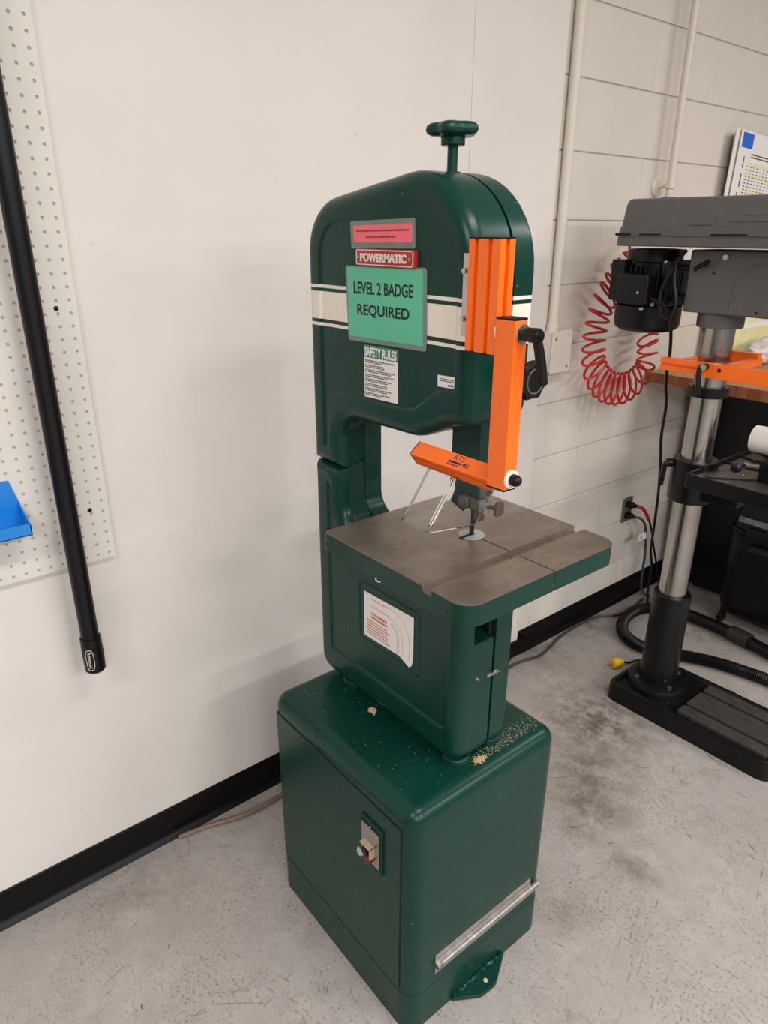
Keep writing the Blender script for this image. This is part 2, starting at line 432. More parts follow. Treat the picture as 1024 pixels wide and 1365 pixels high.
b = MB(); b.box(.035, .085, 2.51, 2.56, 1.690, 1.716, .008, 3); b.cyl((.06, 2.535, 1.63), (.06, 2.535, 1.70), .014, n=16); b.build('valve', BTAPE, t)

# outlet
t = thing('wall_outlet', (0, 2.64, .41), 'stainless duplex outlet plate low on the block wall', 'outlet')
b = MB(); b.prism(rpoly([(2.603, .405, .006), (2.675, .405, .006), (2.675, .519, .006), (2.603, .519, .006)]), 0, 0, .006, .0015); b.build('cover_plate', STEELD, t)
for z in (.436, .488):
    b = MB(); b.prism(rpoly([(2.623, z-.014, .008), (2.655, z-.014, .008), (2.655, z+.014, .008), (2.623, z+.014, .008)]), 0, .006, .008); b.build('receptacle', BLACK, t)
b = MB(); b.lathe([(0, .004), (.002, .003)], (.006, 2.639, .462), (1, 0, 0), 10); b.build('screw', STEEL, t)

# ================================================================== band saw
YF, YS, YB, RF = .797, .885, .944, .027
XR = .786
BS = thing('band_saw', (.58, .87, 0), 'tall green cast band saw on a green steel stand with orange guard', 'band saw')
def cover(name, A, B, rec, m, parent, depth=.0045, extra=()):
    """wheel cover: A outline at the parting plane, B outline where the front round starts, recessed panel outline"""
    s = MB(); seg = 7
    rings = [(A, YS)]+list(extra)+[(B, YF+RF)]
    for k in range(1, seg+1):
        th = PI/2*k/seg; rings.append((inset(B, RF*(1-math.cos(th))), YF+RF-RF*math.sin(th)))
    n = len(A); vs = []; fs = []
    for (P, y) in rings: vs += [(p[0], y, p[1]) for p in P]
    for j in range(len(rings)-1):
        for i in range(n): fs.append((j*n+i, j*n+(i+1) % n, (j+1)*n+(i+1) % n, (j+1)*n+i))
    fs.append(tuple(range(n)))
    last = (len(rings)-1)*n; q = len(rec); o = len(vs)
    vs += [(p[0], YF, p[1]) for p in rec]
    r2 = inset(rec, .0022); r3 = inset(rec, .0048); r4 = inset(rec, .0065)
    vs += [(p[0], YF+depth*.2, p[1]) for p in r2] + [(p[0], YF+depth*.8, p[1]) for p in r3] + [(p[0], YF+depth, p[1]) for p in r4]
    outer = [Vector((p[0], p[1], 0)) for p in rings[-1][0]]; hole = [Vector((p[0], p[1], 0)) for p in rec]
    if (sarea(rings[-1][0]) > 0) == (sarea(rec) > 0): hole_i = list(range(q))[::-1]
    else: hole_i = list(range(q))
    for tri in tessellate_polygon([outer, [hole[i] for i in hole_i]]):
        fs.append(tuple(last+i if i < n else o+hole_i[i-n] for i in tri))
    for j in range(3):
        for i in range(q): fs.append((o+j*q+i, o+j*q+(i+1) % q, o+(j+1)*q+(i+1) % q, o+(j+1)*q+i))
    fs.append(tuple(o+3*q+i for i in range(q)))
    s.add(vs, fs); return s.build(name, m, parent, ang=38)
XL = .327
def up_out(xt, xr=XR):
    return rpoly([(XL, 1.142), (XL, 1.648, .10), (xr, 1.716, .150), (xr, 1.303, .035), (.742, 1.296, .05), (.655, 1.258, .10), (.55, 1.256, .05), (xt, 1.254, .055), (xt, 1.142)], 12)
def lo_out(xt, notch=False):
    mid = (.72, .892, .010) if notch else (.733, .9985, .010)
    rt = (.80, .886, .004) if notch else (.80, .996, .030)
    return rpoly([(XL, 1.139), (xt, 1.139), (xt, 1.000, .07), (.715, .996), mid, rt, (.80, .614, .035), (XL, .614, .045)], 12)
rec_up = rpoly([(.372, 1.178, .007), (.372, 1.614, .072), (.756, 1.671, .115), (.757, 1.356, .012), (.716, 1.352, .03), (.655, 1.306, .07), (.575, 1.301, .1), (.398, 1.306, .055), (.390, 1.178, .007)], 10)
rec_lo = rpoly([(.377, 1.106, .006), (.377, .684, .010), (.766, .684, .018), (.766, .968, .02), (.41, .968, .05), (.392, 1.106, .006)], 10)
UP = cover('upper_wheel_cover', up_out(.399), up_out(.424), rec_up, GREENS, BS)
LO = cover('lower_wheel_cover', lo_out(.399, True), lo_out(.424), rec_lo, GREEN, BS, extra=((lo_out(.416, True), YF+RF+.008), (lo_out(.416), YF+RF+.006)))
# back casting, one C-shaped frame
fr = rpoly([(XL, .614, .045), (.80, .614, .035), (.80, 1.0), (.80, 1.03), (.70, 1.03), (.47, 1.0, .05), (.393, 1.02, .05), (.392, 1.254, .055), (.55, 1.256, .05), (.655, 1.26, .10), (.742, 1.298, .05), (XR, 1.305, .03), (XR, 1.716, .150), (XL, 1.648, .10)], 12)
s = MB(); n = len(fr); rings = [(fr, YS+.0065), (fr, YB-.012)] + [(inset(fr, .012*(1-math.cos(PI/2*k/4))), YB-.012+.012*math.sin(PI/2*k/4)) for k in range(1, 5)]
vs = []; fs = []
for (P, y) in rings: vs += [(p[0], y, p[1]) for p in P]
for j in range(len(rings)-1):
    for i in range(n): fs.append((j*n+i, j*n+(i+1) % n, (j+1)*n+(i+1) % n, (j+1)*n+i))
fs.append(tuple(range(n))); fs.append(tuple((len(rings)-1)*n+i for i in range(n)))
s.add(vs, fs); FR = s.build('frame_casting', GREENS, BS, ang=38)
s = MB(); s.prism(inset(fr, .012), 1, YS-.001, YS+.008); s.build('parting_gasket', DARK, FR)
b = MB(); b.prism([(.70, .94), (.797, .94), (.835, 1.0), (.84, 1.03), (.70, 1.03)], 1, YS+.008, YB-.004, .004); b.build('trunnion_bracket', GREEN, FR)
# cover latch + pin
b = MB(); b.box(.799, .803, .872, .903, .799, .806, .001); b.tube(catmull([(.803, .884, .803), (.806, .890, .811), (.805, .897, .806), (.805, .905, .802)], 5), .0014, 6); b.build('cover_latch', STEELD, BS)
b = MB(); b.lathe([(0, .004), (.003, .003)], (.80, .845, .808), (1, 0, 0), 10); b.build('latch_pin', STEEL, BS)
# embossed frame and instruction sheet on the lower cover
YR = YF+.0045
s = MB(); o1 = rpoly([(.484, .765, .012), (.686, .765, .012), (.686, .914, .02), (.484, .914, .012)]); o2 = inset(o1, .003); o3 = inset(o1, .006); o4 = inset(o1, .009)
q = len(o1); vs = [(p[0], YR, p[1]) for p in o1]+[(p[0], YR-.0028, p[1]) for p in o2]+[(p[0], YR-.0028, p[1]) for p in o3]+[(p[0], YR-.0004, p[1]) for p in o4]
fs = [(j*q+i, j*q+(i+1) % q, (j+1)*q+(i+1) % q, (j+1)*q+i) for j in range(3) for i in range(q)]+[tuple(3*q+i for i in range(q))]
s.add(vs, fs); s.build('embossed_panel', GREEN, LO)
YSH = YR-.0016
s = MB(); s.prism([(.507, .783), (.625, .788), (.648, .779), (.655, .776), (.662, .782), (.667, .797), (.667, .897), (.507, .891)], 1, YSH-.0008, YSH); IS = tag(s.build('instruction_sheet', PAPER, BS), 'cream paper instruction sheet with torn corner')
s = word_rows(6, (.515, YSH-.001, .829), (1, 0, 0), (0, 0, 1), .082, .0032, .0032, 3)
s2 = word_rows(2, (.532, YSH-.001, .850), (1, 0, 0), (0, 0, 1), .062, .006, .003, 4); s.add(s2.v, s2.f)
s2 = word_rows(1, (.532, YSH-.001, .883), (1, 0, 0), (0, 0, 1), .06, .002, .003, 5); s.add(s2.v, s2.f)
s2 = word_rows(1, (.532, YSH-.001, .866), (1, 0, 0), (0, 0, 1), .06, .002, .003, 6); s.add(s2.v, s2.f)
def arc(cx, cz, R, x0, zend):
    P = [(x0, cz+R)]+[(cx+R*math.sin(a), cz+R*math.cos(a)) for a in [PI/2*k/12 for k in range(13)]]+[(cx+R, zend)]
    for (a, b2) in zip(P, P[1:]):
        d = Vector((b2[0]-a[0], b2[1]-a[1])); nn = Vector((-d.y, d.x)).normalized()*.0004
        s.quad((a[0]-nn.x, YSH-.001, a[1]-nn.y), (b2[0]-nn.x, YSH-.001, b2[1]-nn.y), (b2[0]+nn.x, YSH-.001, b2[1]+nn.y), (a[0]+nn.x, YSH-.001, a[1]+nn.y))
arc(.60, .828, .056, .57, .792); arc(.60, .828, .034, .585, .790); arc(.60, .828, .018, .596, .790); arc(.60, .828, .0225, .596, .790)
s.build('printed_lines', TEXTO, IS, flat=True)

# signs on the upper cover
def card(name, pts, y, m, parent, th=.0012, r=.003):
    s = MB(); s.prism(rpoly([(p[0], p[1], r) for p in pts], 3), 1, y-th, y); return s.build(name, m, parent)
W1 = card('warning_card', [(.478, 1.573), (.651, 1.576), (.649, 1.622), (.475, 1.618)], YR-.0004, SLEEVE, BS); tag(W1, 'narrow pink laminated warning card')
card('pink_insert', [(.486, 1.583), (.644, 1.585), (.643, 1.6145), (.484, 1.611)], YR-.0017, PINK, W1, .0003, .0005)
s = word_rows(1, (.494, YR-.0022, 1.603), (1, 0, .018), (0, 0, 1), .142, .0028, .003, 11, (.99, 1)); s2 = word_rows(1, (.522, YR-.0022, 1.5935), (1, 0, .018), (0, 0, 1), .082, .0028, .003, 12, (.99, 1)); s.add(s2.v, s2.f); s.build('printed_lines', TEXTR, W1, flat=True)
s = MB(); s.box(.499, .657, YR-.0075, YR, 1.5455, 1.5735, .001); NP = tag(s.build('nameplate', RED, BS), 'red maker nameplate with raised white letters')
s = MB(); yb = YR-.0085
for (x0, x1, z0, z1) in ((.5005, .6535, 1.5705, 1.572), (.5005, .6535, 1.547, 1.5485), (.5005, .502, 1.547, 1.572), (.652, .6535, 1.547, 1.572)): s.box(x0, x1, yb, yb+.0015, z0, z1)
s.build('border', LETW, NP, flat=True)
text_mesh('POWERMATIC', .124, .0145, (.5125, YR-.0077, 1.552), (1, 0, 0), (0, 0, 1), .0012, 'lettering', LETW, NP, .04)
for x in (.5075, .6455):
    s = MB(); s.lathe([(0, .0032), (.002, .003), (.003, .001)], (x, YR-.0073, 1.5593), (0, -1, 0), 10); s.build('rivet', STEELD, NP)
LS = card('badge_sign', [(.466, 1.411), (.684, 1.415), (.680, 1.5475), (.459, 1.5435)], YR-.0008, SLEEVE, BS, .0014, .005); tag(LS, 'green laminated sign reading LEVEL 2 BADGE REQUIRED')
card('green_insert', [(.469, 1.4195), (.676, 1.423), (.672, 1.5445), (.465, 1.5415)], YR-.0023, CARDG, LS, .0004, .0008)
tl = (1, 0, .016)
text_mesh('LEVEL 2 BADGE', .164, .0215, (.485, YR-.0030, 1.496), tl, (-.02, 0, 1), 0, 'lettering', INK, LS, .022)
text_mesh('REQUIRED', .146, .0225, (.495, YR-.0030, 1.4565), tl, (-.02, 0, 1), 0, 'lettering', INK, LS, .026)
SS = card('safety_sign', [(.513, 1.3105), (.610, 1.313), (.609, 1.408), (.512, 1.4065)], YR-.0002, PAPER, BS, .0007, .0005); tag(SS, 'white and green SAFETY RULES sticker')
card('header', [(.5122, 1.385), (.6092, 1.387), (.609, 1.4078), (.512, 1.4063)], YR-.001, SAFEG, SS, .0002, .0003)
text_mesh('SAFETY RULES', .092, .0175, (.5143, YR-.0016, 1.3870), (1, 0, .016), (0, 0, 1), 0, 'lettering', WHITE, SS, .045)
s = MB()
for bi in range(8):
    rows = 2; s2 = word_rows(rows, (.5155, YR-.0012, 1.3805-bi*.0086), (1, 0, .02), (0, 0, 1), .088, .0020, .0012, 20+bi, (.55, 1.)); s.add(s2.v, s2.f)
s.build('printed_lines', TEXTG, SS, flat=True)
PT = card('property_tag', [(.713, 1.362), (.7605, 1.3640), (.760, 1.383), (.712, 1.381)], YR-.0002, PAPER, BS, .0006, .0005)
s = word_rows(2, (.719, YR-.0012, 1.377), (1, 0, .03), (0, 0, 1), .036, .0016, .0016, 41); s2 = word_rows(1, (.737, YR-.0012, 1.3685), (1, 0, .03), (0, 0, 1), .014, .003, .0016, 42); s.add(s2.v, s2.f); s.build('printed_lines', TEXTG, PT, flat=True)

# mounting feet
for (x, y) in ((.425, .832), (.765, .835), (.43, .93), (.76, .93)):
    b = MB(); b.lathe([(0, .029), (.010, .029), (.013, .027), (.016, .022)], (x, y, .600), (0, 0, 1), 28); b.build('mounting_foot', GREEN, BS)

# stand
SX0, SX1, SY0, SY1, SZ = .331, .838, .656, 1.080, .600
def rrect(d, r): return rpoly([(SX0-d, SY0-d, r+d), (SX1+d, SY0-d, r+d), (SX1+d, SY1+d, r+d), (SX0-d, SY1+d, r+d)], 8)
s = MB(); RT = .034; prof = [(0, .0025), (.102, .0025), (.105, .001), (.109, 0.)] + [(SZ-RT, 0.)] + [(SZ-RT+RT*math.sin(PI/2*k/8), -RT*(1-math.cos(PI/2*k/8))) for k in range(1, 9)]
vs = []; fs = []; base = rrect(0, .036); n = len(base)
for (z, d) in prof: vs += [(p[0], p[1], z) for p in inset(base, -d)]
for j in range(len(prof)-1):
    for i in range(n): fs.append((j*n+i, j*n+(i+1) % n, (j+1)*n+(i+1) % n, (j+1)*n+i))
fs.append(tuple((len(prof)-1)*n+i for i in range(n))); fs.append(tuple(range(n)))
s.add(vs, fs); ST = s.build('stand', GREEN, BS, ang=40)
s = MB(); s.box(.3525, .8065, .6548, .660, .1135, .5545); s.build('door_gap', DARK, ST)
s = MB(); s.box(.3545, .8045, .6535, .662, .112, .5525, .0015); s.build('door', GREEN, ST)
P = rpoly([(.835, .776), (.846, .778, .004), (.882, .835, .03), (.884, .880, .03), (.846, .948, .006), (.835, .950)], 6)
s = MB(); s.prism(P, 2, 0, .011, .003); s.build('anchor_foot', GREEN, ST)
rnd = random.Random(5); s = MB()
s.tube([(.8435+rnd.uniform(-.001, .001), .782+.16*i/60, .0125+rnd.uniform(-.002, .002)) for i in range(61)], .0062, 8, rmod=lambda i: 1+.28*math.sin(i*1.9)+.15*math.sin(i*.7)); s.build('weld_bead', GREEN, ST)
s = MB(); s.lathe([(0, .0055), (.0012, .0045)], (.864, .866, .0108), (0, 0, 1), 12); s.build('bolt_hole', DUST, ST)
s = MB(); s.prism([(.838, .133), (.8415, .133), (.8415, .152), (.851, .156), (.852, .163), (.849, .168), (.8415, .170), (.8415, .188), (.838, .188)], 1, .725, 1.030, .0008)
s.prism(rpoly([(.8415, .154, .004), (.853, .154, .005), (.853, .171, .005), (.8415, .171, .004)]), 1, .735, 1.048); RL = s.build('side_rail', STEELD, BS)
for y in (.738, 1.022):
    s = MB(); s.lathe([(0, .0045), (.002, .004), (.003, .001)], (.8415, y, .144), (1, 0, 0), 10); s.build('screw', STEELD, RL)
# switch
SW = MB(); SW.box(.6865, .7545, 0.6480, .656, .392, .510, .002); SWo = SW.build('switch_box', GREEN, BS)
s = MB(); s.box(.6895, .7515, 0.6468, 0.6482, .400, .503, .0005); s.build('switch_gasket', DARK, SWo)
s = MB(); s.box(.6925, .7490, 0.6454, 0.6476, .407, .497, .0005); s.build('face_plate', STEEL, SWo)
s = MB(); s.box(.704, .736, 0.6320, 0.6480, .4560, .4590, .0005); s.box(.7345, .736, 0.6320, 0.6480, .432, .4590); s.box(.704, .7055, 0.6380, 0.6480, .440, .4580); s.build('button_guard', TANM, SWo)
s = MB(); s.cyl((.717, 0.6480, .443), (.717, 0.6320, .443), .0085, n=16); s.build('start_button', BLACK, SWo)
s = MB(); s.lathe([(0, .011), (.012, .011), (.016, .008)], (.722, 0.6480, .422), (0, -1, 0), 20); s.build('stop_button', DKRED, SWo)
s = MB(); s.prism([(.694, .424), (.702, .418), (.714, .428), (.710, .438), (.698, .440)], 1, 0.6315, 0.6330); s.build('off_tab', ALU, SWo)
for z in (.4035, .5): s = MB(); s.lathe([(0, .0025), (.0015, .002)], (.7205, 0.6466, z), (0, -1, 0), 10); s.build('screw', STEEL, SWo)

# tension handwheel
hx, hy = .645, .882
s = MB(); s.cyl((hx, hy, 1.675), (hx, hy, 1.735), .0085, n=16); TS = s.build('tension_screw', GREEN, BS)
def lob(th): return 1+.13*math.cos(5*th+.3)
s = MB(); pr = [(0, .024), (.001, .031), (.004, .037), (.009, .0395), (.015, .038), (.019, .033), (.0205, .026), (.018, .016), (.017, .004)]
s.lathe(pr, (hx, hy, 1.7425), (0, 0, 1), 60, True, lob); HW = s.build('tension_handwheel', GREEN, BS, ang=60)
s = MB(); s.lathe([(0, .018), (.002, .0195), (.012, .0195), (.016, .024)], (hx, hy, 1.7295), (0, 0, 1), 28); s.build('hub', GREEN, HW)
s = MB(); s.lathe([(0, .016), (.004, .015)], (hx-.002, hy, 1.688), (0, 0, 1), 20); s.build('bushing', DARK, TS)

# table
TX0, TX1, TY0, TY1, TZ, TT = .527, .914, .687, 1.087, 1.066, .038
BX, BY = .716, .898
SLX0, SLX1, SLD = .811, .834, .011
def tbl(P, name_bev=.0012):
    return P
s = MB()
pl = rpoly([(TX0, TY0, .012), (SLX0, TY0), (SLX0, TY1), (TX0, TY1, .03)], 6)
s.prism(pl, 2, TZ-SLD, TZ, .0010)
for (a, b2) in ((TY0, BY-.0012), (BY+.0012, TY1)):
    rr0 = .036 if a == TY0 else 0; rr1 = .036 if b2 == TY1 else 0
    s.prism(rpoly([(SLX1, a), (TX1, a, rr0), (TX1, b2, rr1), (SLX1, b2)], 8), 2, TZ-SLD, TZ, .0010)
TB = s.build('table', IRON, BS, ang=30)
s = MB()
for (a, b2, ra, rb) in ((TY0, BY-.0012, .036, 0), (BY+.0012, TY1, 0, .036)):
    s.prism(rpoly([(TX0, a, .012 if ra else 0), (TX1, a, ra), (TX1, b2, rb), (TX0, b2, .03 if rb else 0)], 8), 2, TZ-TT, TZ-SLD-.0003, 0)
s.build('table_web', IRON, TB, ang=30)
s = MB()
def apron(P, z0, z1, th):
    pass
A1 = rpoly([(TX0, TY0, .012), (TX1, TY0, .036), (TX1, BY-.0014), (TX1-.006, BY-.0014)], 8)
def strip(path, z0, z1, off=.0006):
    vs = []; fs = []
    for i, p in enumerate(path):
        vs += [(p[0], p[1], z0), (p[0], p[1], z1)]
    for i in range(len(path)-1): fs.append((2*i, 2*i+2, 2*i+3, 2*i+1))
    s.add(vs, fs)
full = inset(rpoly([(TX0, TY0, .012), (SLX0, TY0), (SLX1, TY0), (TX1, TY0, .036), (TX1, BY-.0016), (TX1, BY+.0016), (TX1, TY1, .036), (SLX1, TY1), (SLX0, TY1), (TX0, TY1, .03)], 8), -.0006)
iS0 = min(range(len(full)), key=lambda i: (full[i][0]-SLX0)**2+(full[i][1]-TY0)**2)
iS1 = min(range(len(full)), key=lambda i: (full[i][0]-SLX1)**2+(full[i][1]-TY0)**2)
iB0 = min(range(len(full)), key=lambda i: (full[i][0]-TX1)**2+(full[i][1]-BY+.0016)**2)
iB1 = min(range(len(full)), key=lambda i: (full[i][0]-TX1)**2+(full[i][1]-BY-.0016)**2)
iT1 = min(range(len(full)), key=lambda i: (full[i][0]-SLX1)**2+(full[i][1]-TY1)**2); iT0 = min(range(len(full)), key=lambda i: (full[i][0]-SLX0)**2+(full[i][1]-TY1)**2)
strip(full[iB1:iT1+1], TZ-TT-.0005, TZ-.0012); strip(full[iT1:iT0+1], TZ-TT-.0005, TZ-SLD-.0008); strip(full[iT0:]+full[:iS0+1], TZ-TT-.0005, TZ-.0012); strip(full[iS0:iS1+1], TZ-TT-.0005, TZ-SLD-.0008); strip(full[iS1:iB0+1], TZ-TT-.0005, TZ-.0012)
s.build('painted_apron', GREEN, TB, ang=30)
s = MB(); s.lathe([(0, .0255), (.0012, .025)], (BX, BY, TZ-.0004), (0, 0, 1), 36); TI = s.build('table_insert', PLATEG, TB)
s = MB(); s.box(BX-.004, BX+.004, BY-.030, BY+.006, TZ+.0006, TZ+.0012); s.build('blade_slot', DARK, TI)
s = MB(); s.box(BX+.024, SLX0+.0005, BY-.0012, BY+.0012, TZ-.001, TZ+.0003); s.build('saw_slot', DARK, TB)
for x in (.533+.0, .640, .865):
    s = MB(); s.lathe([(0, .0035), (.0008, .003)], (x+.006, TY0-.0002, TZ-.022), (0, -1, 0), 10); s.build('rail_hole', DARK, TB)
s = MB(); s.lathe([(0, .0028), (.0008, .002)], (TX1+.0002, .853, TZ-.019), (1, 0, 0), 10); s.build('rail_hole', DARK, TB)
s = MB(); s.lathe([(0, .0035), (.003, .003)], (TX1-.003, BY, TZ-.028), (1, 0, 0), 10); s.build('levelling_pin', STEEL, TB)
s = MB(); s.tube([(.690, TY0-.001, TZ-TT+.003), (.693, TY0-.0015, TZ-TT-.001), (.698, TY0-.001, TZ-TT-.001), (.703, TY0-.001, TZ-TT+.0005)], .0012, 5); s.build('paint_chip', PAPER, TB)
# blade, guard post, guides
s = MB(); s.box(BX-.0004, BX+.0004, BY-.006, BY+.006, 1.03, 1.30); s.build('saw_blade', BLADE, BS)
s = MB(); s.prism([(.672, .880), (.742, .880), (.742, .922), (.738, .922), (.738, .884), (.676, .884), (.676, .922), (.672, .922)], 2, 1.150, 1.312, .001); GP = s.build('blade_guard', GREEN, BS)
s = MB(); s.prism([(.672, 1.150), (.672, 1.128), (.688, 1.122), (.706, 1.116), (.708, 1.150)], 1, .880, .884); s.build('guard_lip', GREEN, GP)
s = MB(); s.box(.722, .737, .890, .908, 1.10, 1.32, .001); s.build('guide_post', GUIDE, BS)
s = MB(); s.box(.728, .752, .872, .895, 1.128, 1.152, .003); GD = s.build('blade_guide', GUIDE, BS)
s = MB(); s.lathe([(0, .010), (.002, .014), (.012, .014), (.014, .012), (.0145, .006)], (.716, .882, 1.140), (0, -1, 0), 24); s.build('thrust_bearing', GUIDE, GD)
s = MB(); s.box(.748, .768, .874, .892, 1.128, 1.150, .002); s.build('clamp_block', STEELD, GD)
s = MB(); s.cyl((.735, .895, 1.150), (.735, .895, 1.175), .012, n=16); s.build('guide_clamp', GUIDE, GD)
s = MB(); s.cyl((.768, .883, 1.142), (.790, .883, 1.146), .004, n=12); s.prism(rpoly([(.872, 1.132, .008), (.894, 1.132, .008), (.894, 1.160, .008), (.872, 1.160, .008)]), 0, .790, .796, .002); s.build('thumb_screw', GUIDE, GD)

# orange guard
GR = MB()
x0, x1, y0, y1 = .806, .866, .766, .796
def slot_front(cx): return [(cx-.004, y0), (cx-.004, y0+.006), (cx+.004, y0+.006), (cx+.004, y0)]
P = [(x0, y0)]+slot_front(x0+.0145)+slot_front(x0+.0405)+[(x1, y0), (x1, y0+.011), (x1-.006, y0+.011), (x1-.006, y0+.019), (x1, y0+.019), (x1, y1), (x0, y1)]
GR.prism(P, 2, 1.4365, 1.5925); OR = GR.build('guard_rail', ORANGE, BS, flat=True)
for z in (1.434, 1.5925):
    s = MB(); s.box(x0, x1, y0, y1, z, z+.0025); s.build('end_cap', BLACK, OR)
s = MB(); s.box(.766, .862, .7962, .7992-.0025, 1.452, 1.572, .0005); MP = s.build('mounting_plate', ALU, OR)
for z in (1.479, 1.548):
    s = MB(); s.cyl((.786, .7965, z), (.786, .785, z), .007, n=6); s.cyl((.786, .785, z), (.786, .776, z), .004, n=12); s.build('hex_bolt', STEEL, OR)
s = MB(); s.box(.8685, .9055, .7615, .7885, 1.2395, 1.4885, .0025, 2); AR = s.build('guard_arm', ORANGE, BS)
for z in (1.2375, 1.4885):
    s = MB(); s.box(.869, .905, .762, .788, z, z+.0025); s.build('end_cap', BLACK, AR)
s = MB(); s.lathe([(0, .014), (.0022, .014)], (.8663, .776, 1.470), (1, 0, 0), 24); s.build('spacer_washer', WHITE, AR)
s = MB(); s.lathe([(0, .0135), (.003, .0135)], (.9055, .777, 1.470), (1, 0, 0), 24); s.build('clamp_washer', STEEL, AR)
s = MB(); s.lathe([(0, .0085), (.004, .0095), (.022, .0105), (.026, .0105), (.030, .008)], (.9085, .777, 1.470), (1, 0, 0), 20)
s.tube(catmull([(.930, .777, 1.470), (.932, .783, 1.452), (.933, .789, 1.430), (.933, .793, 1.412), (.933, .795, 1.402)], 5), .0078, 12, rmod=lambda i: .85+.012*i); s.lathe([(0, .0055), (.003, .004)], (.9385, .777, 1.470), (1, 0, 0), 6)
s.build('clamp_lever', BLACK, AR)
s = MB(); s.lathe([(0, .0145), (.004, .0145)], (.9055, .7745, 1.2565), (1, 0, 0), 24); s.build('pivot_washer', WHITE, AR)
s = MB(); s.lathe([(0, .009), (.008, .0092), (.013, .007), (.016, .003)], (.9095, .7745, 1.2565), (1, 0, 0), 20); s.build('pivot_cap', BLACK, AR)
# cross bar: square section turned about its length
cbY, cbZ = .7860, 1.2425
def cb(u, v):                                 # u along the upper front face, v outward
    a = math.radians(38.7); return (cbY-u*math.cos(a)-v*math.sin(a), cbZ-u*math.sin(a)+v*math.cos(a))
H = .0145
sec = [(-H, H), (H, H), (H, H*.45), (H-.004, H*.45), (H-.004, H*.05), (H, H*.05), (H, -H), (-H, -H)]
P = [cb(u, v) for (u, v) in sec]
s = MB(); s.prism(P, 0, .687, .866); CB = s.build('guard_crossbar', ORANGE, BS, flat=True)
s = MB(); s.prism([cb(u, v) for (u, v) in ((-H, H), (H, H), (H, -H), (-H, -H))], 0, .6845, .687); s.build('end_cap', BLACK, CB)
s = MB(); s.lathe([(0, .011), (.0022, .011)], (.8658, .782, 1.252), (1, 0, 0), 20); s.build('pivot_washer', WHITE, CB)
def cbp(x, u, h): q = cb(u, H+h); return Vector((x, q[0], q[1]))
R = Vector((1, 0, 0)); U = (cbp(0, -1, 0)-cbp(0, 1, 0)).normalized()
text_mesh('ATS', .026, .0105, cbp(.776, -.002, .0003), R, U, 0, 'lettering', NAVY, CB, .0)
s = MB(); s.quad(cbp(.772, .0005, .0003), cbp(.801, .0005, .0003), cbp(.801, .0045, .0003), cbp(.772, .0045, .0003)); s.build('logo_bar', NAVY, CB, flat=True)
s = word_rows(1, cbp(.772, .0065, .0003), R, U, .029, .003, .002, 51); s.build('printed_lines', TEXTR, CB, flat=True)
s = MB()
fx0, fx1, fu0, fu1 = .804, .818, -.001, .007
s.quad(cbp(fx0, fu0, .0003), cbp(fx0+.006, fu0, .0003), cbp(fx0+.006, fu0+.004, .0003), cbp(fx0, fu0+.004, .0003)); s.build('flag_canton', NAVY, CB, flat=True)
s = MB()
for i in range(4): s.quad(cbp(fx0+(.006 if i < 2 else 0), fu0+i*.002, .0003), cbp(fx1, fu0+i*.002, .0003), cbp(fx1, fu0+i*.002+.001, .0003), cbp(fx0+(.006 if i < 2 else 0), fu0+i*.002+.001, .0003))
s.build('flag_stripes', TEXTR, CB, flat=True)
# clear shield bent in three
t0y, t0z, dy, dz, Ls = .774, 1.226, -.58, -.815, .100
def sh(x, back, t): return Vector((x, t0y+dy*t*Ls+back, t0z+dz*t*Ls))
s = MB()
prof = [(.712, .018), (.722, .001), (.725, 0), (.783, 0), (.787, .002), (.792, .010), (.812, .085)]
vs = []; fs = []; th = .0042
for lay in (0, 1):
    for i, (x, bk) in enumerate(prof):
        for t in (0, 1): 
            v = sh(x, bk, t); v += Vector((0, -dz, dy)).normalized()*(th*lay); vs.append(v)
n = len(prof)*2
for i in range(len(prof)-1):
    a = 2*i; fs += [(a, a+1, a+3, a+2), (n+a, n+a+2, n+a+3, n+a+1)]
    fs += [(a, a+2, n+a+2, n+a), (a+1, n+a+1, n+a+3, a+3)]
fs += [(0, n, n+1, 1), (n-2, n-1, 2*n-1, 2*n-2)]
s.add(vs, fs); s.build('clear_shield', CLEAR, BS, ang=20)
# star knob behind the arm
s = MB(); s.cyl((.780, .905, 1.376), (.816, .905, 1.376), .010, n=16); s.lathe([(0, .022), (.002, .029), (.010, .0315), (.016, .0295), (.018, .024)], (.815, .905, 1.376), (1, 0, 0), 56, True, lambda th: 1+.07*math.cos(7*th)); KN = s.build('guide_post_knob', BLACK, BS)
s = MB(); s.lathe([(0, .0215), (.0008, .021), (.0008, .019), (0, .0185)], (.833, .905, 1.376), (1, 0, 0), 40, False); s.build('knob_ring', DARKGREY, KN)

# sawdust on the stand
rnd = random.Random(9); s = MB()
def grain(x, y, z, q): s.add([(x-q, y-q*.6, z), (x+q, y-q*.4, z), (x+q*.3, y+q, z), (x, y, z+q)], [(0, 1, 3), (1, 2, 3), (2, 0, 3), (0, 2, 1)])
for i in range(900):
    t_ = rnd.random(); yy = .86+.20*t_; xx = .800+rnd.gauss(0, .012)-.012*t_
    if rnd.random() > 1-.65*t_ : continue
    if xx > .806: continue
    grain(xx, yy+rnd.gauss(0, .012), SZ, rnd.uniform(.0004, .0011))
for i in range(260): grain(.800+rnd.gauss(0, .004), .868+rnd.gauss(0, .006), SZ+abs(rnd.gauss(0, .0015)), rnd.uniform(.0008, .002))
for i in range(300): grain(rnd.uniform(.38, .80), rnd.uniform(.69, 1.04), SZ, rnd.uniform(.0003, .0009))
tag(s.build('sawdust', DUST, flat=True), 'fine tan sawdust scattered over the top of the green stand', 'sawdust', kind='stuff')
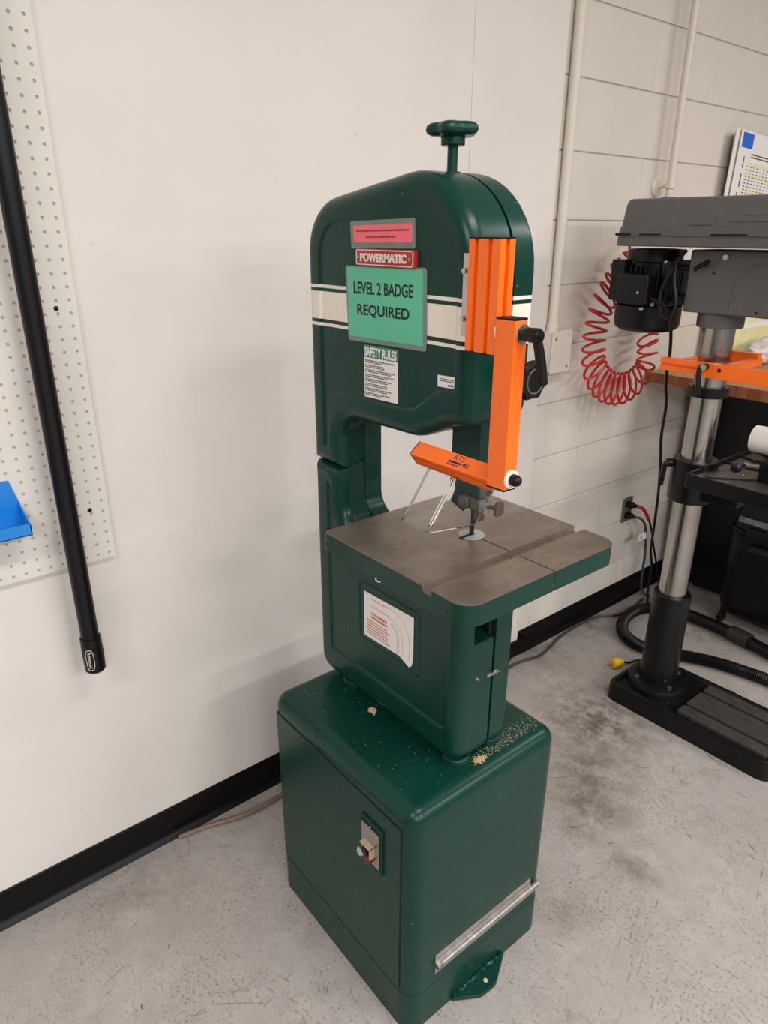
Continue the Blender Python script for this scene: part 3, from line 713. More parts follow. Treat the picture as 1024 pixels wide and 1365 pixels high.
s = MB(); s.prism(rpoly([(.526, .795, .006), (.534, .785, .006), (.545, .790, .006), (.556, .787), (.544, .804, .006), (.532, .805, .006)]), 2, SZ, SZ+.0012); tag(s.build('wood_chip', DUST), 'single small tan wood chip lying on the green stand', 'wood chip')

# ================================================================== left side: pegboard, pole, tray, hose
PY1, PZ0 = .442, .900
t = thing('pegboard', (.008, .2, PZ0), 'white perforated pegboard panel on the smooth wall', 'pegboard')
s = MB(); g = .0254; NC, NR = 30, 66
oct_ = [(math.cos(PI/4*k+PI/8)*.0030, math.sin(PI/4*k+PI/8)*.0030) for k in range(8)]
sq = [(.5, .2071), (.2071, .5), (-.2071, .5), (-.5, .2071), (-.5, -.2071), (-.2071, -.5), (.2071, -.5), (.5, -.2071)]
sq = [(.5, .5), (0, .5), (-.5, .5), (-.5, 0), (-.5, -.5), (0, -.5), (.5, -.5), (.5, 0)]
oct_ = [(math.cos(a)*.0034, math.sin(a)*.0034) for a in [PI/4*(k+1) for k in range(8)]]
for i in range(NC):
    for j in range(NR):
        cy = PY1-g*(i+.5); cz = PZ0+g*(j+.5)
        vs = [(.0215, cy+a*g, cz+b2*g) for a, b2 in sq]+[(.0215, cy+a, cz+b2) for a, b2 in oct_]+[(.0192, cy+a, cz+b2) for a, b2 in oct_]
        fs = [(k, (k+1) % 8, 8+(k+1) % 8, 8+k) for k in range(8)]
        s.cur = 0; s.add(vs, fs); s.cur = 1; s.add(vs[8:], [(k, (k+1) % 8, 8+(k+1) % 8, 8+k) for k in range(8)])
s.build('board', [PEG, PEGB], t, flat=True)
s = MB(); s.box(.0065, .0196, PY1-g*NC, PY1, PZ0, PZ0+g*NR); s.build('hole_shade_backing', PEGB, t, flat=True)  # backing behind the holes, shade of the wall put into its colour
s = MB(); s.box(.0068, .0214, PY1-.0003, PY1+.0012, PZ0, PZ0+g*NR); s.box(.0068, .0214, PY1-g*NC, PY1+.0012, PZ0-.0014, PZ0-.0002); s.build('board_edge', PEG, t, flat=True)
for z in (1.457, 1.023):
    s = MB(); s.lathe([(0, .0048), (.002, .0046), (.0032, .003), (.0034, .001)], (.0213, .402, z), (1, 0, 0), 16); s.build('screw', BLACK, t)
t = thing('broom_pole', (.082, .342, .66), 'long black pole hanging upside down in front of the pegboard', 'pole')
s = MB(); s.lathe([(0, .0195), (1.60, .0195)], (.082, .342, .745), (0, 0, 1), 28); s.build('shaft', BLACK, t)
s = MB(); s.lathe([(0, .012), (.003, .0185), (.008, .0225), (.05, .0235), (.085, .0228), (.0925, .0222), (.093, .020)], (.082, .342, .657), (0, 0, 1), 32); GPo = s.build('grip', BLACK, t)
dirv = Vector((.82, -.57, 0)); side = Vector((.57, .82, 0))
ctr = Vector((.082, .342, .70))+dirv*.0243
s = MB(); lp = [ctr+side*(.0085*math.copysign(abs(math.cos(a))**.6, math.cos(a)))+Vector((0, 0, .026*math.copysign(abs(math.sin(a))**.6, math.sin(a))))-dirv*(.0028*math.cos(a)**2) for a in [2*PI*k/32 for k in range(33)]]
s.tube(lp, .0006, 5); s.build('logo_outline', WHITE, GPo)
text_mesh('Rubbermaid', .040, .0075, ctr+Vector((0, 0, .020))+side*-.0035+dirv*.0003, (0, 0, -1), side, 0, 'lettering', WHITE, GPo)
s = MB(); s.cyl((.0215, .342, 2.335), (.105, .342, 2.335), .004, n=10); s.cyl((.105, .342, 2.335), (.110, .342, 2.36), .004, n=10); s.box(.0215, .026, .325, .359, 2.31, 2.36, .001)
tag(s.build('peg_hook', STEEL), 'steel peg hook carrying the black pole at the top', 'hook')
t = thing('blue_tray', (.022, .05, 1.03), 'bright blue plastic tray hooked on the pegboard at the left edge', 'tray')
s = MB(); s.box(.024, .102, -.25, .265, 1.0275, 1.031, .0008); s.build('tray_floor', BLUE, t)
s = MB(); s.prism([(-.25, 1.028), (.265, 1.028), (.265, 1.078), (.253, 1.126), (-.25, 1.126)], 0, .0225, .0255, .0006); s.build('back_plate', BLUE, t)
s = MB(); s.prism([(.024, 1.028), (.102, 1.028), (.102, 1.053), (.024, 1.078)], 1, .262, .265, .0006); s.build('side_wall', BLUE, t)
s = MB(); s.box(.099, .102, -.25, .265, 1.028, 1.053, .0006); s.build('front_lip', BLUE, t)
s = MB(); s.tube(catmull([(.034, .490, .007), (.050, .575, .007), (.078, .665, .009), (.084, .76, .009), (.070, .90, .009), (.055, 1.05, .009)], 8), .0068, 10); tag(s.build('brown_hose', BROWN), 'brown hose on the floor between the baseboard and the green stand', 'hose')

# ================================================================== drill press
DX, DY = .515, 2.142
DP = thing('drill_press', (DX, DY, 0), 'grey and black floor drill press with steel column beside the bench', 'drill press')
bo_ = rpoly([(.398, 1.994, .035), (.99, 2.004, .045), (.99, 2.30, .045), (.398, 2.29, .035)], 8)
s = MB(); n = len(bo_); rg = [(0, .0), (.058, .002), (.068, .005), (.071, .011), (.071, .019), (.066, .024), (.060, .028)]; vs = []; fs = []
for (z, d) in rg: vs += [(p[0], p[1], z) for p in inset(bo_, d)]
for j in range(len(rg)-1):
    for i in range(n): fs.append((j*n+i, j*n+(i+1) % n, (j+1)*n+(i+1) % n, (j+1)*n+i))
fs += [tuple(range(n)), tuple((len(rg)-1)*n+i for i in range(n))]
s.add(vs, fs); DB = s.build('base', BLACKM, DP)
for (a, b2) in ((2.034, 2.082), (2.096, 2.196), (2.210, 2.262)):
    s = MB(); s.prism(rpoly([(.655, a, .008), (.955, a+.004, .008), (.955, b2+.004, .008), (.655, b2, .008)], 4), 2, .058, .0715, .001); s.build('machined_pad', GREYP, DB)
s = MB(); s.lathe([(0, .106), (.014, .106), (.020, .102), (.028, .100), (.030, .094), (.036, .070)], (DX, DY, .058), (0, 0, 1), 40); FLG = s.build('column_flange', BLACKM, DP)
for k in range(4):
    a = PI/4+PI/2*k+.25; c_ = (DX+math.cos(a)*.082, DY+math.sin(a)*.082, .0875)
    s = MB(); s.cyl(c_, (c_[0], c_[1], c_[2]+.009), .0085, n=6); s.build('flange_bolt', STEEL, FLG)
s = MB(); s.lathe([(0, .064), (.34, .0625), (.345, .060), (.345, .048), (.33, .047)], (DX, DY, .090), (0, 0, 1), 40); s.build('column_sleeve', BLACKM, DP)
s = MB(); s.cyl((DX, DY, .38), (DX, DY, 1.40), .0465, n=48, caps=False); s.build('column', CHROME, DP)
s = MB(); s.lathe([(0, .047), (0, .058), (.003, .0595), (.028, .0595), (.031, .058), (.031, .047)], (DX, DY, 1.128), (0, 0, 1), 40, False); s.build('rack_ring', BLACKM, DP)
# table and bracket
s = MB(); s.lathe([(0, .047), (0, .066), (.004, .070), (.135, .070), (.140, .067), (.140, .047)], (DX, DY, .783), (0, 0, 1), 40, False)
s.prism([(.50, 2.085), (.68, 2.12), (.68, 2.19), (.50, 2.20)], 2, .800, .868, .006); BRK = s.build('table_bracket', BLACKM, DP)
s = MB(); s.cyl((.465, 2.10, .905), (.450, 2.082, .905), .014, n=14); s.tube(catmull([(.455, 2.086, .907), (.448, 2.078, .898), (.446, 2.076, .865), (.444, 2.075, .828)], 5), .0085, 10); s.build('clamp_lever', BLACK, BRK)
to = rpoly([(.558, 2.0, .010), (1.02, 2.0, .02), (1.02, 2.46, .02), (.558, 2.46, .010)], 5)
s = MB(); n = len(to); rg = [(.868, .004), (.872, 0), (.912, 0), (.914, .002), (.914, .007), (.912, .009), (.898, .010)]; vs = []; fs = []
for (z, d) in rg: vs += [(p[0], p[1], z) for p in inset(to, d)]
for j in range(len(rg)-1):
    for i in range(n): fs.append((j*n+i, j*n+(i+1) % n, (j+1)*n+(i+1) % n, (j+1)*n+i))
fs += [tuple(range(n)), tuple((len(rg)-1)*n+i for i in range(n))]
s.add(vs, fs); DT = s.build('table', BLACKM, DP)
s = MB(); s.prism(inset(to, .012), 2, .897, .9005); s.build('table_surface', GREYP, DT)
for (p0, p1) in (((.575, 2.02), (.72, 2.14)), ((.572, 2.24), (.73, 2.235)), ((.575, 2.34), (.73, 2.30)), ((.575, 2.44), (.72, 2.34))):
    s = MB(); d = Vector((p1[0]-p0[0], p1[1]-p0[1], 0)); nn = Vector((-d.y, d.x, 0)).normalized()*.004
    a = Vector((p0[0], p0[1], .9008)); s.add([a-nn, a+d-nn, a+d+nn, a+nn], [(0, 1, 2, 3)]); s.v += [tuple(Vector(v)+Vector((0, 0, .004))) for v in s.v[:4]]; s.f += [(4, 5, 6, 7), (0, 1, 5, 4), (1, 2, 6, 5), (2, 3, 7, 6), (3, 0, 4, 7)]; s.mi += [0]*5
    s.build('table_rib', BLACKM, DT)
# head, belt cover, motor
s = MB(); s.lathe([(0, .048), (0, .064), (.003, .066), (.045, .066)], (DX, DY, 1.336), (0, 0, 1), 40, False); s.build('column_socket', DARKGREY, DP)
s = MB(); s.prism([(.430, 1.378), (1.16, 1.378), (1.16, 1.553), (.430, 1.553)], 1, 2.066, 2.220, .006, 3); HD = s.build('head_casting', DARKGREY, DP)
s = MB(); s.tube(catmull([(.574, 2.066, 1.382), (.576, 2.066, 1.43), (.588, 2.066, 1.485), (.625, 2.066, 1.515), (.70, 2.066, 1.522), (.90, 2.066, 1.522)], 8), .0035, 8); s.build('rib_line', DARKGREY, HD)
s = MB(); s.lathe([(0, .009), (.004, .009), (.006, .006)], (.537, 2.066, 1.535), (0, -1, 0), 16); s.build('bolt_head', STEEL, HD)
s = MB(); s.lathe([(0, .004), (.001, .003)], (.508, 2.066, 1.49), (0, -1, 0), 10); s.build('bolt_hole', DARK, HD)
s = MB(); s.lathe([(0, .0045), (.001, .0035)], (.648, 2.066, 1.392), (0, -1, 0), 10); s.build('bolt_hole', DARK, HD)
s = MB(); s.cyl((.482, 2.066, 1.512), (.482, 2.042, 1.512), .005, n=10); s.tube([(.462, 2.042, 1.500), (.482, 2.040, 1.512), (.502, 2.042, 1.524)], .0065, 10); s.build('t_handle', BLACK, HD)
cv = rpoly([(.205, 1.995, .045), (1.20, 1.995, .05), (1.20, 2.285, .05), (.205, 2.285, .09)], 8)
s = MB(); n = len(cv); rg = [(1.560, .004), (1.563, 0), (1.590, 0), (1.590, -.004), (1.596, -.004), (1.596, .002), (1.612, .004), (1.616, .008), (1.676, .016), (1.688, .022), (1.692, .032)]; vs = []; fs = []
for (z, d) in rg: vs += [(p[0], p[1], z) for p in inset(cv, d)]
for j in range(len(rg)-1):
    for i in range(n): fs.append((j*n+i, j*n+(i+1) % n, (j+1)*n+(i+1) % n, (j+1)*n+i))
fs += [tuple(range(n)), tuple((len(rg)-1)*n+i for i in range(n))]
s.add(vs, fs); CV = s.build('belt_cover', DARKGREY, DP, ang=30)
for bx_ in ((.222, .270, 1.986, 1.9925, 1.589, 1.597), (.30, .37, 1.9895, 1.9915, 1.591, 1.5955), (.52, .62, 1.9895, 1.9915, 1.591, 1.5955)):
    s = MB(); s.box(*bx_); s.build('cover_latch', BLACK, CV)
s = MB()
def eline(P):
    s.tube([(x, 1.9975+.0035+(z-1.612)*.17, z) for (x, z) in P], .0011, 5)
eline([(.445, 1.625), (.452, 1.619), (.51, 1.619), (.522, 1.626), (.524, 1.668)]); eline([(.585, 1.662), (.60, 1.666), (.75, 1.666)]); eline([(.585, 1.642), (.75, 1.644)]); eline([(.56, 1.626), (.75, 1.628)]); eline([(.585, 1.662), (.583, 1.642)]); s.build('embossed_line', DARKGREY, CV)
MX, MY = .272, 2.142
s = MB(); s.lathe([(0, .060), (.004, .082), (.012, .096), (.024, .102), (.082, .103), (.084, .096)], (MX, MY, 1.300), (0, 0, 1), 44); MO = s.build('motor', BLACKM, DP)
s = MB(); s.lathe([(0, .088), (.13, .088), (.135, .084), (.170, .084), (.172, .06)], (MX, MY, 1.380), (0, 0, 1), 40); s.build('motor_body', BLACKM, MO)
fin = None
for k in range(36):
    a = 2*PI*k/36
    if fin is None:
        s = MB(); s.box(.086, .102, -.0022, .0022, 1.386, 1.502, .001, 1, Matrix.Identity(4))
        me = bpy.data.meshes.new('cooling_fin'); me.from_pydata(s.v, [], s.f); me.materials.append(BLACKM); fin = me
    o = bpy.data.objects.new('cooling_fin', fin); COL.objects.link(o); o.parent = MO; o.location = Vector((MX, MY, 0))-Vector((DX, DY, 0)); o.rotation_euler = (0, 0, a)
s = MB(); s.box(.232, .340, 2.006, 2.055, 1.392, 1.482, .010, 3); JB = s.build('junction_box', BLACK, MO)
s = MB(); s.lathe([(0, .0045), (.003, .004)], (.312, 2.006, 1.428), (0, -1, 0), 12); s.build('screw', STEEL, JB)
s = MB(); s.box(.192, .240, 2.03, 2.080, 1.398, 1.520, .004); s.build('capacitor_box', BLACK, MO)
for (x, y, z) in ((.305, 2.048, 1.378), (.335, 2.056, 1.392), (.352, 2.075, 1.515), (.37, 2.085, 1.512)):
    s = MB(); s.lathe([(0, .006), (.004, .006), (.006, .003)], (x, y, z), (.3, -1, 0), 12); s.build('motor_bolt', STEEL, MO)
s = MB(); s.box(.34, .372, 2.07, 2.21, 1.385, 1.52, .004); s.cyl((.36, 2.10, 1.50), (.435, 2.10, 1.50), .007, n=12); s.cyl((.36, 2.185, 1.50), (.435, 2.185, 1.50), .007, n=12); s.box(.372, .432, 2.09, 2.20, 1.40, 1.42, .003); s.build('motor_mount', BLACKM, MO)
s = MB(); s.tube(catmull([(.322, 2.035, 1.418), (.36, 2.02, 1.410), (.395, 2.035, 1.385), (.405, 2.06, 1.33), (.382, 2.12, 1.245), (.375, 2.13, 1.19), (.335, 2.21, 1.12), (.298, 2.30, 1.03), (.298, 2.30, .92), (.296, 2.33, .80), (.235, 2.46, .63), (.217, 2.50, .49), (.165, 2.60, .34), (.16, 2.64, .24), (.15, 2.66, .12), (.16, 2.67, .03), (.18, 2.72, .009)], 8), .0055, 8); s.build('motor_cord', BLACK, DP)
s = MB(); s.tube(catmull([(.425, 2.05, 1.552), (.395, 2.035, 1.50), (.372, 2.03, 1.43), (.385, 2.025, 1.375), (.412, 2.03, 1.362), (.425, 2.035, 1.40), (.405, 2.04, 1.47), (.402, 2.045, 1.53)], 8), .0055, 8); s.build('switch_cord', BLACK, DP)
# orange chuck guard on the column
s = MB(); P = [(2.030, 1.207), (2.062, 1.207), (2.062, 1.242), (2.030, 1.242), (2.030, 1.228), (2.036, 1.228), (2.036, 1.221), (2.030, 1.221)]
s.prism(P, 0, .405, .545); OG = s.build('chuck_guard_bar', ORANGE, DP, flat=True)
s = MB(); s.box(.542, 1.10, 2.012, 2.030, 1.206, 1.248, .001); s.build('guard_arm', ORANGE, OG)
s = MB(); s.box(.46, .62, 2.20, 2.225, 1.226, 1.262, .001); s.box(.60, .625, 2.03, 2.225, 1.226, 1.248, .001); s.box(.46, .485, 2.06, 2.225, 1.226, 1.244, .001); s.build('guard_bracket', ORANGE, OG)
s = MB(); s.lathe([(0, .006), (.001, .005)], (.60, 2.012, 1.232), (0, -1, 0), 12); s.build('bolt_hole', DARK, OG)
s = MB(); s.cyl((.560, 2.012, 1.238), (.560, 1.985, 1.238), .010, n=12); s.tube(catmull([(.556, 1.985, 1.238), (.557, 1.983, 1.215), (.563, 1.982, 1.18), (.566, 1.982, 1.16)], 5), .0075, 10); s.build('clamp_lever', BLACK, OG)
s = MB(); s.lathe([(0, .010), (.003, .009)], (.566, 1.9845, 1.24), (0, -1, 0), 12); s.build('lever_screw', STEEL, OG)
# things on the drill table
t = thing('drill_vise', (.80, 2.20, .9005), 'dark drill press vise on the black table', 'vise')
s = MB(); s.box(.715, .93, 2.13, 2.28, .9007, .925, .004); s.box(.715, .76, 2.13, 2.28, .925, .968, .004); s.box(.88, .93, 2.13, 2.28, .925, .968, .004); s.build('vise_body', BLACKM, t)
s = MB(); s.cyl((.66, 2.16, .935), (.72, 2.17, .935), .009, n=12); s.build('screw', STEELD, t)
s = MB(); s.lathe([(0, .008), (.004, .014), (.018, .015), (.024, .010)], (.655, 2.10, .932), (.25, .9, .1), 16); s.cyl((.655, 2.10, .932), (.675, 2.22, .940), .004, n=8); s.build('handle', BLUED, t)
s = MB(); s.lathe([(0, .036), (0, .041), (.36, .041), (.36, .036), (0, .036)], (.655, 2.205, 1.0095), (1, 0, 0), 40, False); tag(s.build('pipe_offcut', WHITE), 'short white plastic pipe lying across the drill vise', 'pipe')
rnd = random.Random(3); s = MB()
for i in range(70):
    x, y, q = rnd.uniform(.575, .70), rnd.uniform(2.02, 2.44), rnd.uniform(.001, .0035); s.add([(x-q, y, .9012), (x+q, y-q, .9012), (x, y+q, .9012), (x, y, .9012+q)], [(0, 1, 3), (1, 2, 3), (2, 0, 3), (0, 2, 1)])
for i in range(160):
    x, y, q = rnd.uniform(.43, .66), rnd.uniform(2.03, 2.26), rnd.uniform(.001, .0025)
    if (x-DX)**2+(y-DY)**2 < .109**2: continue
    s.add([(x-q, y, .0602), (x+q, y-q, .0602), (x, y+q, .0602), (x, y, .0602+q)], [(0, 1, 3), (1, 2, 3), (2, 0, 3), (0, 2, 1)])
tag(s.build('metal_chips', STEEL, flat=True), 'bright metal chips scattered on the drill press table and base', 'metal chips', kind='stuff')

# ================================================================== bench, vacuum, cords
t = thing('work_bench', (.36, 3.6, 0), 'butcher block work bench along the block wall behind the drill press', 'bench')
BZ0, BZ1 = 1.030, 1.072
s = MB(); x = .012; k = 0; rnd = random.Random(12)
while x < .80:
    wd = rnd.choice((.040, .045, .050)); s = MB(); s.box(x, min(x+wd, .80)-.0006, 2.632, 4.6, BZ0, BZ1, .0008, 1); s.cur = 0
    o = s.build('maple_strip', [WOODT, WOODE if k % 2 else WOODE2], t); 
    for p in o.data.polygons:
        if abs(p.normal.z) < .7: p.material_index = 1
    x += wd; k += 1
for (x, y) in ((.08, 3.0), (.70, 3.0), (.08, 4.4), (.70, 4.4)):
    s = MB(); s.box(x-.03, x+.03, y-.03, y+.03, 0, BZ0, .003); s.build('leg', BLACKM, t)
s = MB(); s.box(.06, .72, 2.98, 3.02, .95, BZ0, .003); s.box(.06, .72, 4.38, 4.42, .95, BZ0, .003); s.build('crossrail', BLACKM, t)
t = thing('shadow_fill_cabinet', (.35, 3.5, 0), 'black cabinet added to fill the shadow under the bench', 'cabinet')  # black body added for the shadow under the bench, details invented
s = MB(); s.box(.13, .66, 3.06, 4.30, .02, .94, .006); s.build('cabinet_body', BLACKM, t)
for i in range(3):
    s = MB(); s.box(.66, .672, 3.08+.40*i, 3.46+.40*i, .08, .90, .003); d_ = s.build('door', BLACKM, t)
    s = MB(); s.box(.672, .688, 3.42+.40*i, 3.435+.40*i, .45, .56, .003); s.build('handle', BLACK, d_)
for (x, y) in ((.16, 3.1), (.62, 3.1), (.16, 4.26), (.62, 4.26)):
    s = MB(); s.cyl((x, y, 0), (x, y, .021), .018, n=12); s.build('cabinet_foot', BLACK, t)
t = thing('shop_vacuum', (.62, 2.94, 0), 'black shop vacuum on the floor under the bench end', 'vacuum')
vb = rpoly([(.36, 2.825, .09), (.90, 2.825, .09), (.90, 3.03, .09), (.36, 3.03, .09)], 8)
def ringmesh(outline, rg):
    s = MB(); n = len(outline); vs = []; fs = []
    for (z, d) in rg: vs += [(p[0], p[1], z) for p in inset(outline, d)]
    for j in range(len(rg)-1):
        for i in range(n): fs.append((j*n+i, j*n+(i+1) % n, (j+1)*n+(i+1) % n, (j+1)*n+i))
    fs += [tuple(range(n)), tuple((len(rg)-1)*n+i for i in range(n))]; s.add(vs, fs); return s
ringmesh(vb, [(.06, .02), (.075, .008), (.10, .002), (.40, .0), (.41, -.004), (.43, -.004), (.435, 0)]).build('tank', BLACK, t)
ringmesh(vb, [(.438, .0), (.440, -.006), (.455, -.006), (.46, .004), (.54, .018), (.58, .045), (.60, .08)]).build('motor_lid', BLACK, t)
s = MB(); s.box(.45, .535, 2.806, 2.824, .435, .478, .004, 2); s.build('lid_latch', BLACK, t)
s = MB(); s.box(.405, .56, 2.822, 2.8265, .488, .512, .001, 1, Matrix.Translation((0, .003, 0))); s.build('label_strip', mat('grey_label', (120, 120, 124), .5, var=.3, vscale=90), t)
s = MB(); s.lathe([(0, .02), (.008, .03), (.09, .03), (.10, .02)], (.47, 2.822, .385), (1, 0, 0), 20); s.build('grip_bulge', BLACK, t)
for (x, y) in ((.40, 2.86), (.86, 2.86), (.40, 3.0), (.86, 3.0)):
    s = MB(); s.lathe([(0, .020), (.004, .026), (.02, .026), (.024, .020)], (x-.012, y, .0265), (1, 0, 0), 20); s.cyl((x, y, .03), (x, y, .075), .009, n=10); s.build('caster', BLACK, t)
t = thing('vacuum_wand', (.40, 2.74, 0), 'black vacuum wand lying on the floor in front of the vacuum', 'wand')
s = MB(); s.tube([(.15, 2.735, .031), (.40, 2.745, .031), (.53, 2.74, .031), (.95, 2.66, .031)], .026, 20); s.build('tube', BLACK, t)
s = MB(); s.tube([(.50, 2.741, .0335), (.585, 2.73, .0335)], .0335, 20); s.build('cuff', mat('grey_black_rubber', (34, 34, 34), .5), t)
path = catmull([(.165, 2.67, .028), (.140, 2.60, .026), (.150, 2.50, .026), (.19, 2.42, .026), (.25, 2.375, .026), (.33, 2.365, .026), (.44, 2.42, .026), (.51, 2.46, .026), (.58, 2.492, .026), (.66, 2.513, .026), (.76, 2.530, .026), (.95, 2.52, .026)], 26)
s = MB(); s.tube(path, .0235, 14, rmod=lambda i: 1.05 if i % 2 else .93); tag(s.build('vacuum_hose', BLACK), 'black corrugated vacuum hose looping behind the drill press base', 'hose')
# cords
s = MB(); s.tube(catmull([(.20, 1.15, .006), (.10, 1.55, .006), (.060, 1.86, .006), (.082, 2.015, .006), (.045, 2.19, .006), (.036, 2.33, .006), (.044, 2.45, .006), (.088, 2.53, .006), (.100, 2.64, .006), (.08, 2.76, .006)], 10), .0055, 8); tag(s.build('floor_cord', CORDG), 'dark grey cord snaking along the foot of the block wall', 'cord')
t = thing('red_taped_cord', (.02, 2.64, .488), 'black power cord with a red sleeve in the upper outlet socket', 'cord')
s = MB(); s.lathe([(0, .014), (.020, .015), (.026, .011), (.034, .008)], (.0085, 2.639, .488), (1, .25, -.05), 16); s.build('plug', BLACK, t)
s = MB(); s.tube(catmull([(.042, 2.648, .487), (.055, 2.67, .478), (.058, 2.70, .452), (.058, 2.745, .40)], 6), .0078, 10); s.build('red_sleeve', mat('red_tape', (176, 30, 36), .4), t)
s = MB(); s.tube(catmull([(.058, 2.745, .40), (.058, 2.78, .34), (.058, 2.82, .25), (.058, 2.88, .13), (.06, 2.92, .03), (.08, 2.97, .008)], 6), .0048, 8); s.build('cable', BLACK, t)
t = thing('tagged_cord', (.02, 2.64, .436), 'black power cord with a white tag in the lower outlet socket', 'cord')
s = MB(); s.lathe([(0, .014), (.020, .015), (.026, .011), (.034, .008)], (.0085, 2.639, .436), (1, .25, 0), 16); s.build('plug', BLACK, t)
s = MB(); s.tube(catmull([(.040, 2.645, .436), (.058, 2.675, .425), (.062, 2.71, .385), (.060, 2.735, .32), (.058, 2.755, .22), (.056, 2.76, .12), (.06, 2.77, .04), (.09, 2.80, .008)], 6), .0058, 8); s.build('cable', CORDG, t)
s = MB(); s.box(.063, .0645, 2.665, 2.735, .318, .352, .0005, 1, Matrix.Identity(4)); tg = s.build('tag', PAPER, t)
s = MB(); s.lathe([(0, .0095), (.0006, .0095), (.0006, .007), (0, .007)], (.0645, 2.687, .335), (1, 0, 0), 20, False); s.build('tag_ring', TEXTR, tg)
t = thing('yellow_plug_cord', (.33, 2.20, 0), 'black cord with a bright yellow plug lying by the drill press base', 'plug')
s = MB(); s.lathe([(0, .016), (.003, .020), (.024, .020), (.029, .015), (.040, .014), (.048, .010), (.052, .006)], (.312, 2.170, .0205), (.40, 1, .0), 20); s.build('plug_body', YELL, t)
for dx, dzz in ((-.006, .004), (.006, .004), (0, -.006)):
    s = MB(); q = Vector((.312+dx, 2.170, .0205+dzz)); d = Vector((.37, .93, 0)); s.cyl(q, q-d*.014, .0018, n=6); s.build('prong', BLACK if dzz < 0 else STEELD, t)
s = MB(); s.tube(catmull([(.331, 2.219, .0165), (.342, 2.25, .008), (.355, 2.30, .006), (.40, 2.325, .006), (.52, 2.34, .006), (.70, 2.38, .006)], 6), .0045, 8); s.build('cable', BLACK, t)

# red coiled air hose
P = catmull([(.07, 2.535, 1.64), (.075, 2.42, 1.62), (.08, 2.30, 1.565), (.085, 2.262, 1.50), (.09, 2.210, 1.435), (.09, 2.158, 1.37), (.09, 2.135, 1.30), (.09, 2.132, 1.225), (.09, 2.148, 1.16), (.09, 2.19, 1.105), (.09, 2.255, 1.068), (.09, 2.345, 1.052), (.09, 2.43, 1.072), (.09, 2.478, 1.12), (.09, 2.482, 1.18), (.09, 2.470, 1.24), (.09, 2.485, 1.30), (.09, 2.52, 1.38)], 40)
acc = [0]
for a, b2 in zip(P, P[1:]): acc.append(acc[-1]+(b2-a).length)
L = acc[-1]; h = []; lead = .26
for i, p in enumerate(P):
    T = (P[min(i+1, len(P)-1)]-P[max(i-1, 0)]).normalized(); N1 = Vector((1, 0, 0)); N2 = T.cross(N1).normalized()
    pass
NS = 1500; out = []
import bisect
for k in range(NS+1):
    d = L*k/NS; i = min(len(P)-2, max(0, bisect.bisect(acc, d)-1)); tt = (d-acc[i])/max(1e-9, acc[i+1]-acc[i]); p = P[i].lerp(P[i+1], tt)
    T = (P[min(i+2, len(P)-1)]-P[max(i-1, 0)]).normalized(); N2 = T.cross(Vector((1, 0, 0))).normalized(); N1 = N2.cross(T).normalized()
    grow = min(1, max(0, (d-lead)/.12)); th = 2*PI*(d-lead)/.0385 if d > lead else 0
    R0 = .058*grow
    out.append(p+N2*R0*math.cos(th)+N1*R0*.36*math.sin(th))
s = MB(); s.tube(out, .0048, 7); tag(s.build('coiled_air_hose', REDH), 'red coiled air hose hanging against the block wall behind the motor', 'hose')

# papers on the wall
t = thing('wall_chart', (.03, 3.2, 1.70), 'white printed chart sheets taped up with blue tape at the right edge', 'poster')
def wallsheet(y0, y1, z0, z1, x, tilt, th, name, m):
    s = MB(); Mx = Matrix.Translation((x, y0, z1)) @ Matrix.Rotation(tilt, 4, 'X'); s.box(0, th, 0, y1-y0, z0-z1, 0, 0, 1, Mx); return s.build(name, m, t, flat=True), Mx
wallsheet(3.02, 3.55, 1.66, 1.962, .012, -.02, .010, 'backing_board', mat('grey_board', (196, 192, 186), .7))
wallsheet(2.975, 3.5, 1.66, 1.972, .040, -.06, .003, 'rear_sheet', PAPER)
sh_, Mx = wallsheet(3.000, 3.5, 1.66, 1.970, .050, -.06, .002, 'front_sheet', PAPER)
def onsheet(y0, y1, z0, z1, name, m, lift=.0006):
    s = MB(); s.box(.002, .002+lift, y0, y1, z0, z1, 0, 1, Mx); return s.build(name, m, sh_, flat=True)
onsheet(.016, .105, -.060, -.008, 'blue_tape', BTAPE, .0008)
rnd = random.Random(8)
for (z, m_) in ((-.105, YPAP), (-.150, YPAP), (-.205, YPAP)): onsheet(.082, .40, z-.010, z, 'highlight_row', m_)
s = MB()
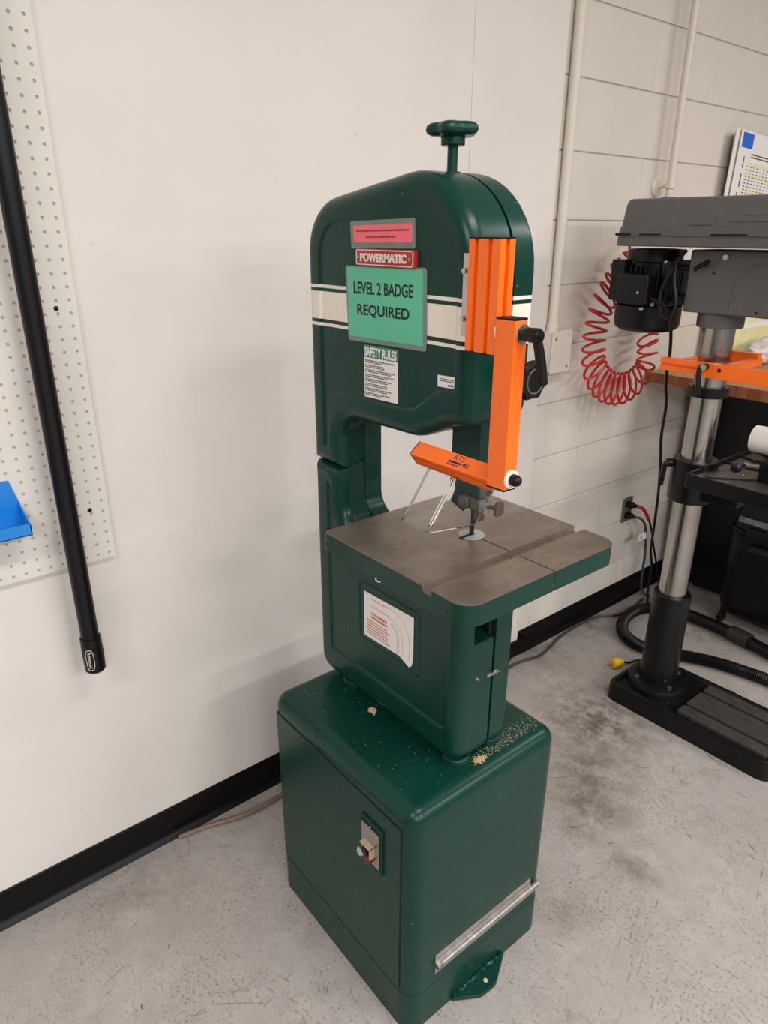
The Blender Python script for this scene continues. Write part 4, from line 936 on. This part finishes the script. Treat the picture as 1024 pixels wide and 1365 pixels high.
for r0 in range(14):
    for c0 in range(10):
        y = .088+c0*.03; z = -.120-r0*.012
        s.box(.0026, .0030, y, y+rnd.uniform(.008, .02), z-.003, z, 0, 1, Mx)
for z in (-.075, -.085): s.box(.0026, .0030, .11, .30, z-.004, z, 0, 1, Mx)
for (y, z0, z1) in ((.050, -.13, -.09), (.052, -.20, -.15), (.046, -.26, -.22)): s.box(.0026, .0030, y, y+.007, z0, z1, 0, 1, Mx)
s.build('printed_lines', TEXTG, sh_, flat=True)
# clutter on the bench top
t = thing('paper_stack', (.10, 3.35, BZ1), 'yellow and white pads leaning against the wall on the bench', 'papers')
for i in range(5):
    s = MB(); Mx2 = Matrix.Translation((.030+.016*i, 3.02+.02*i, BZ1)) @ Matrix.Rotation(-.10, 4, 'Y'); s.box(0, .012, 0, .62, 0.001, .215-.022*i, .001, 1, Mx2); s.build('pad', (YPAP, PAPER)[i % 2], t)
t = thing('parts_bag', (.20, 3.3, BZ1), 'clear plastic bag of small parts on the bench', 'bag')
b = bmesh.new(); bmesh.ops.create_icosphere(b, subdivisions=4, radius=1.0); rnd = random.Random(2)
for v in b.verts:
    c0 = v.co.copy(); k_ = 1+.10*math.sin(c0.x*7+c0.z*5)*math.cos(c0.y*8)+.05*math.sin(c0.y*17+c0.z*11)
    v.co = Vector((.205+c0.x*.07*k_, 3.28+c0.y*.20*k_, max(BZ1+.001, BZ1+.045+c0.z*.060*k_)))
s = MB(); s.bm(b); s.build('bag_film', BAG, t, ang=180)
s = MB(); s.lathe([(0, .010), (.004, .020), (.02, .026), (.045, .026), (.06, .015), (.064, .004)], (.135, 3.045, BZ1), (0, 0, 1), 24); tag(s.build('blue_jar', BLUED), 'small dark blue round jar on the bench behind the column', 'jar')
s = MB(); s.cyl((.36, 2.80, BZ1+.0085), (.42, 2.93, BZ1+.0085), .008, n=14); s.cyl((.355, 2.79, BZ1+.0085), (.362, 2.803, BZ1+.0085), .0055, .008, n=14); tag(s.build('marker_pen', BLACK), 'dark marker pen lying near the bench end', 'pen')
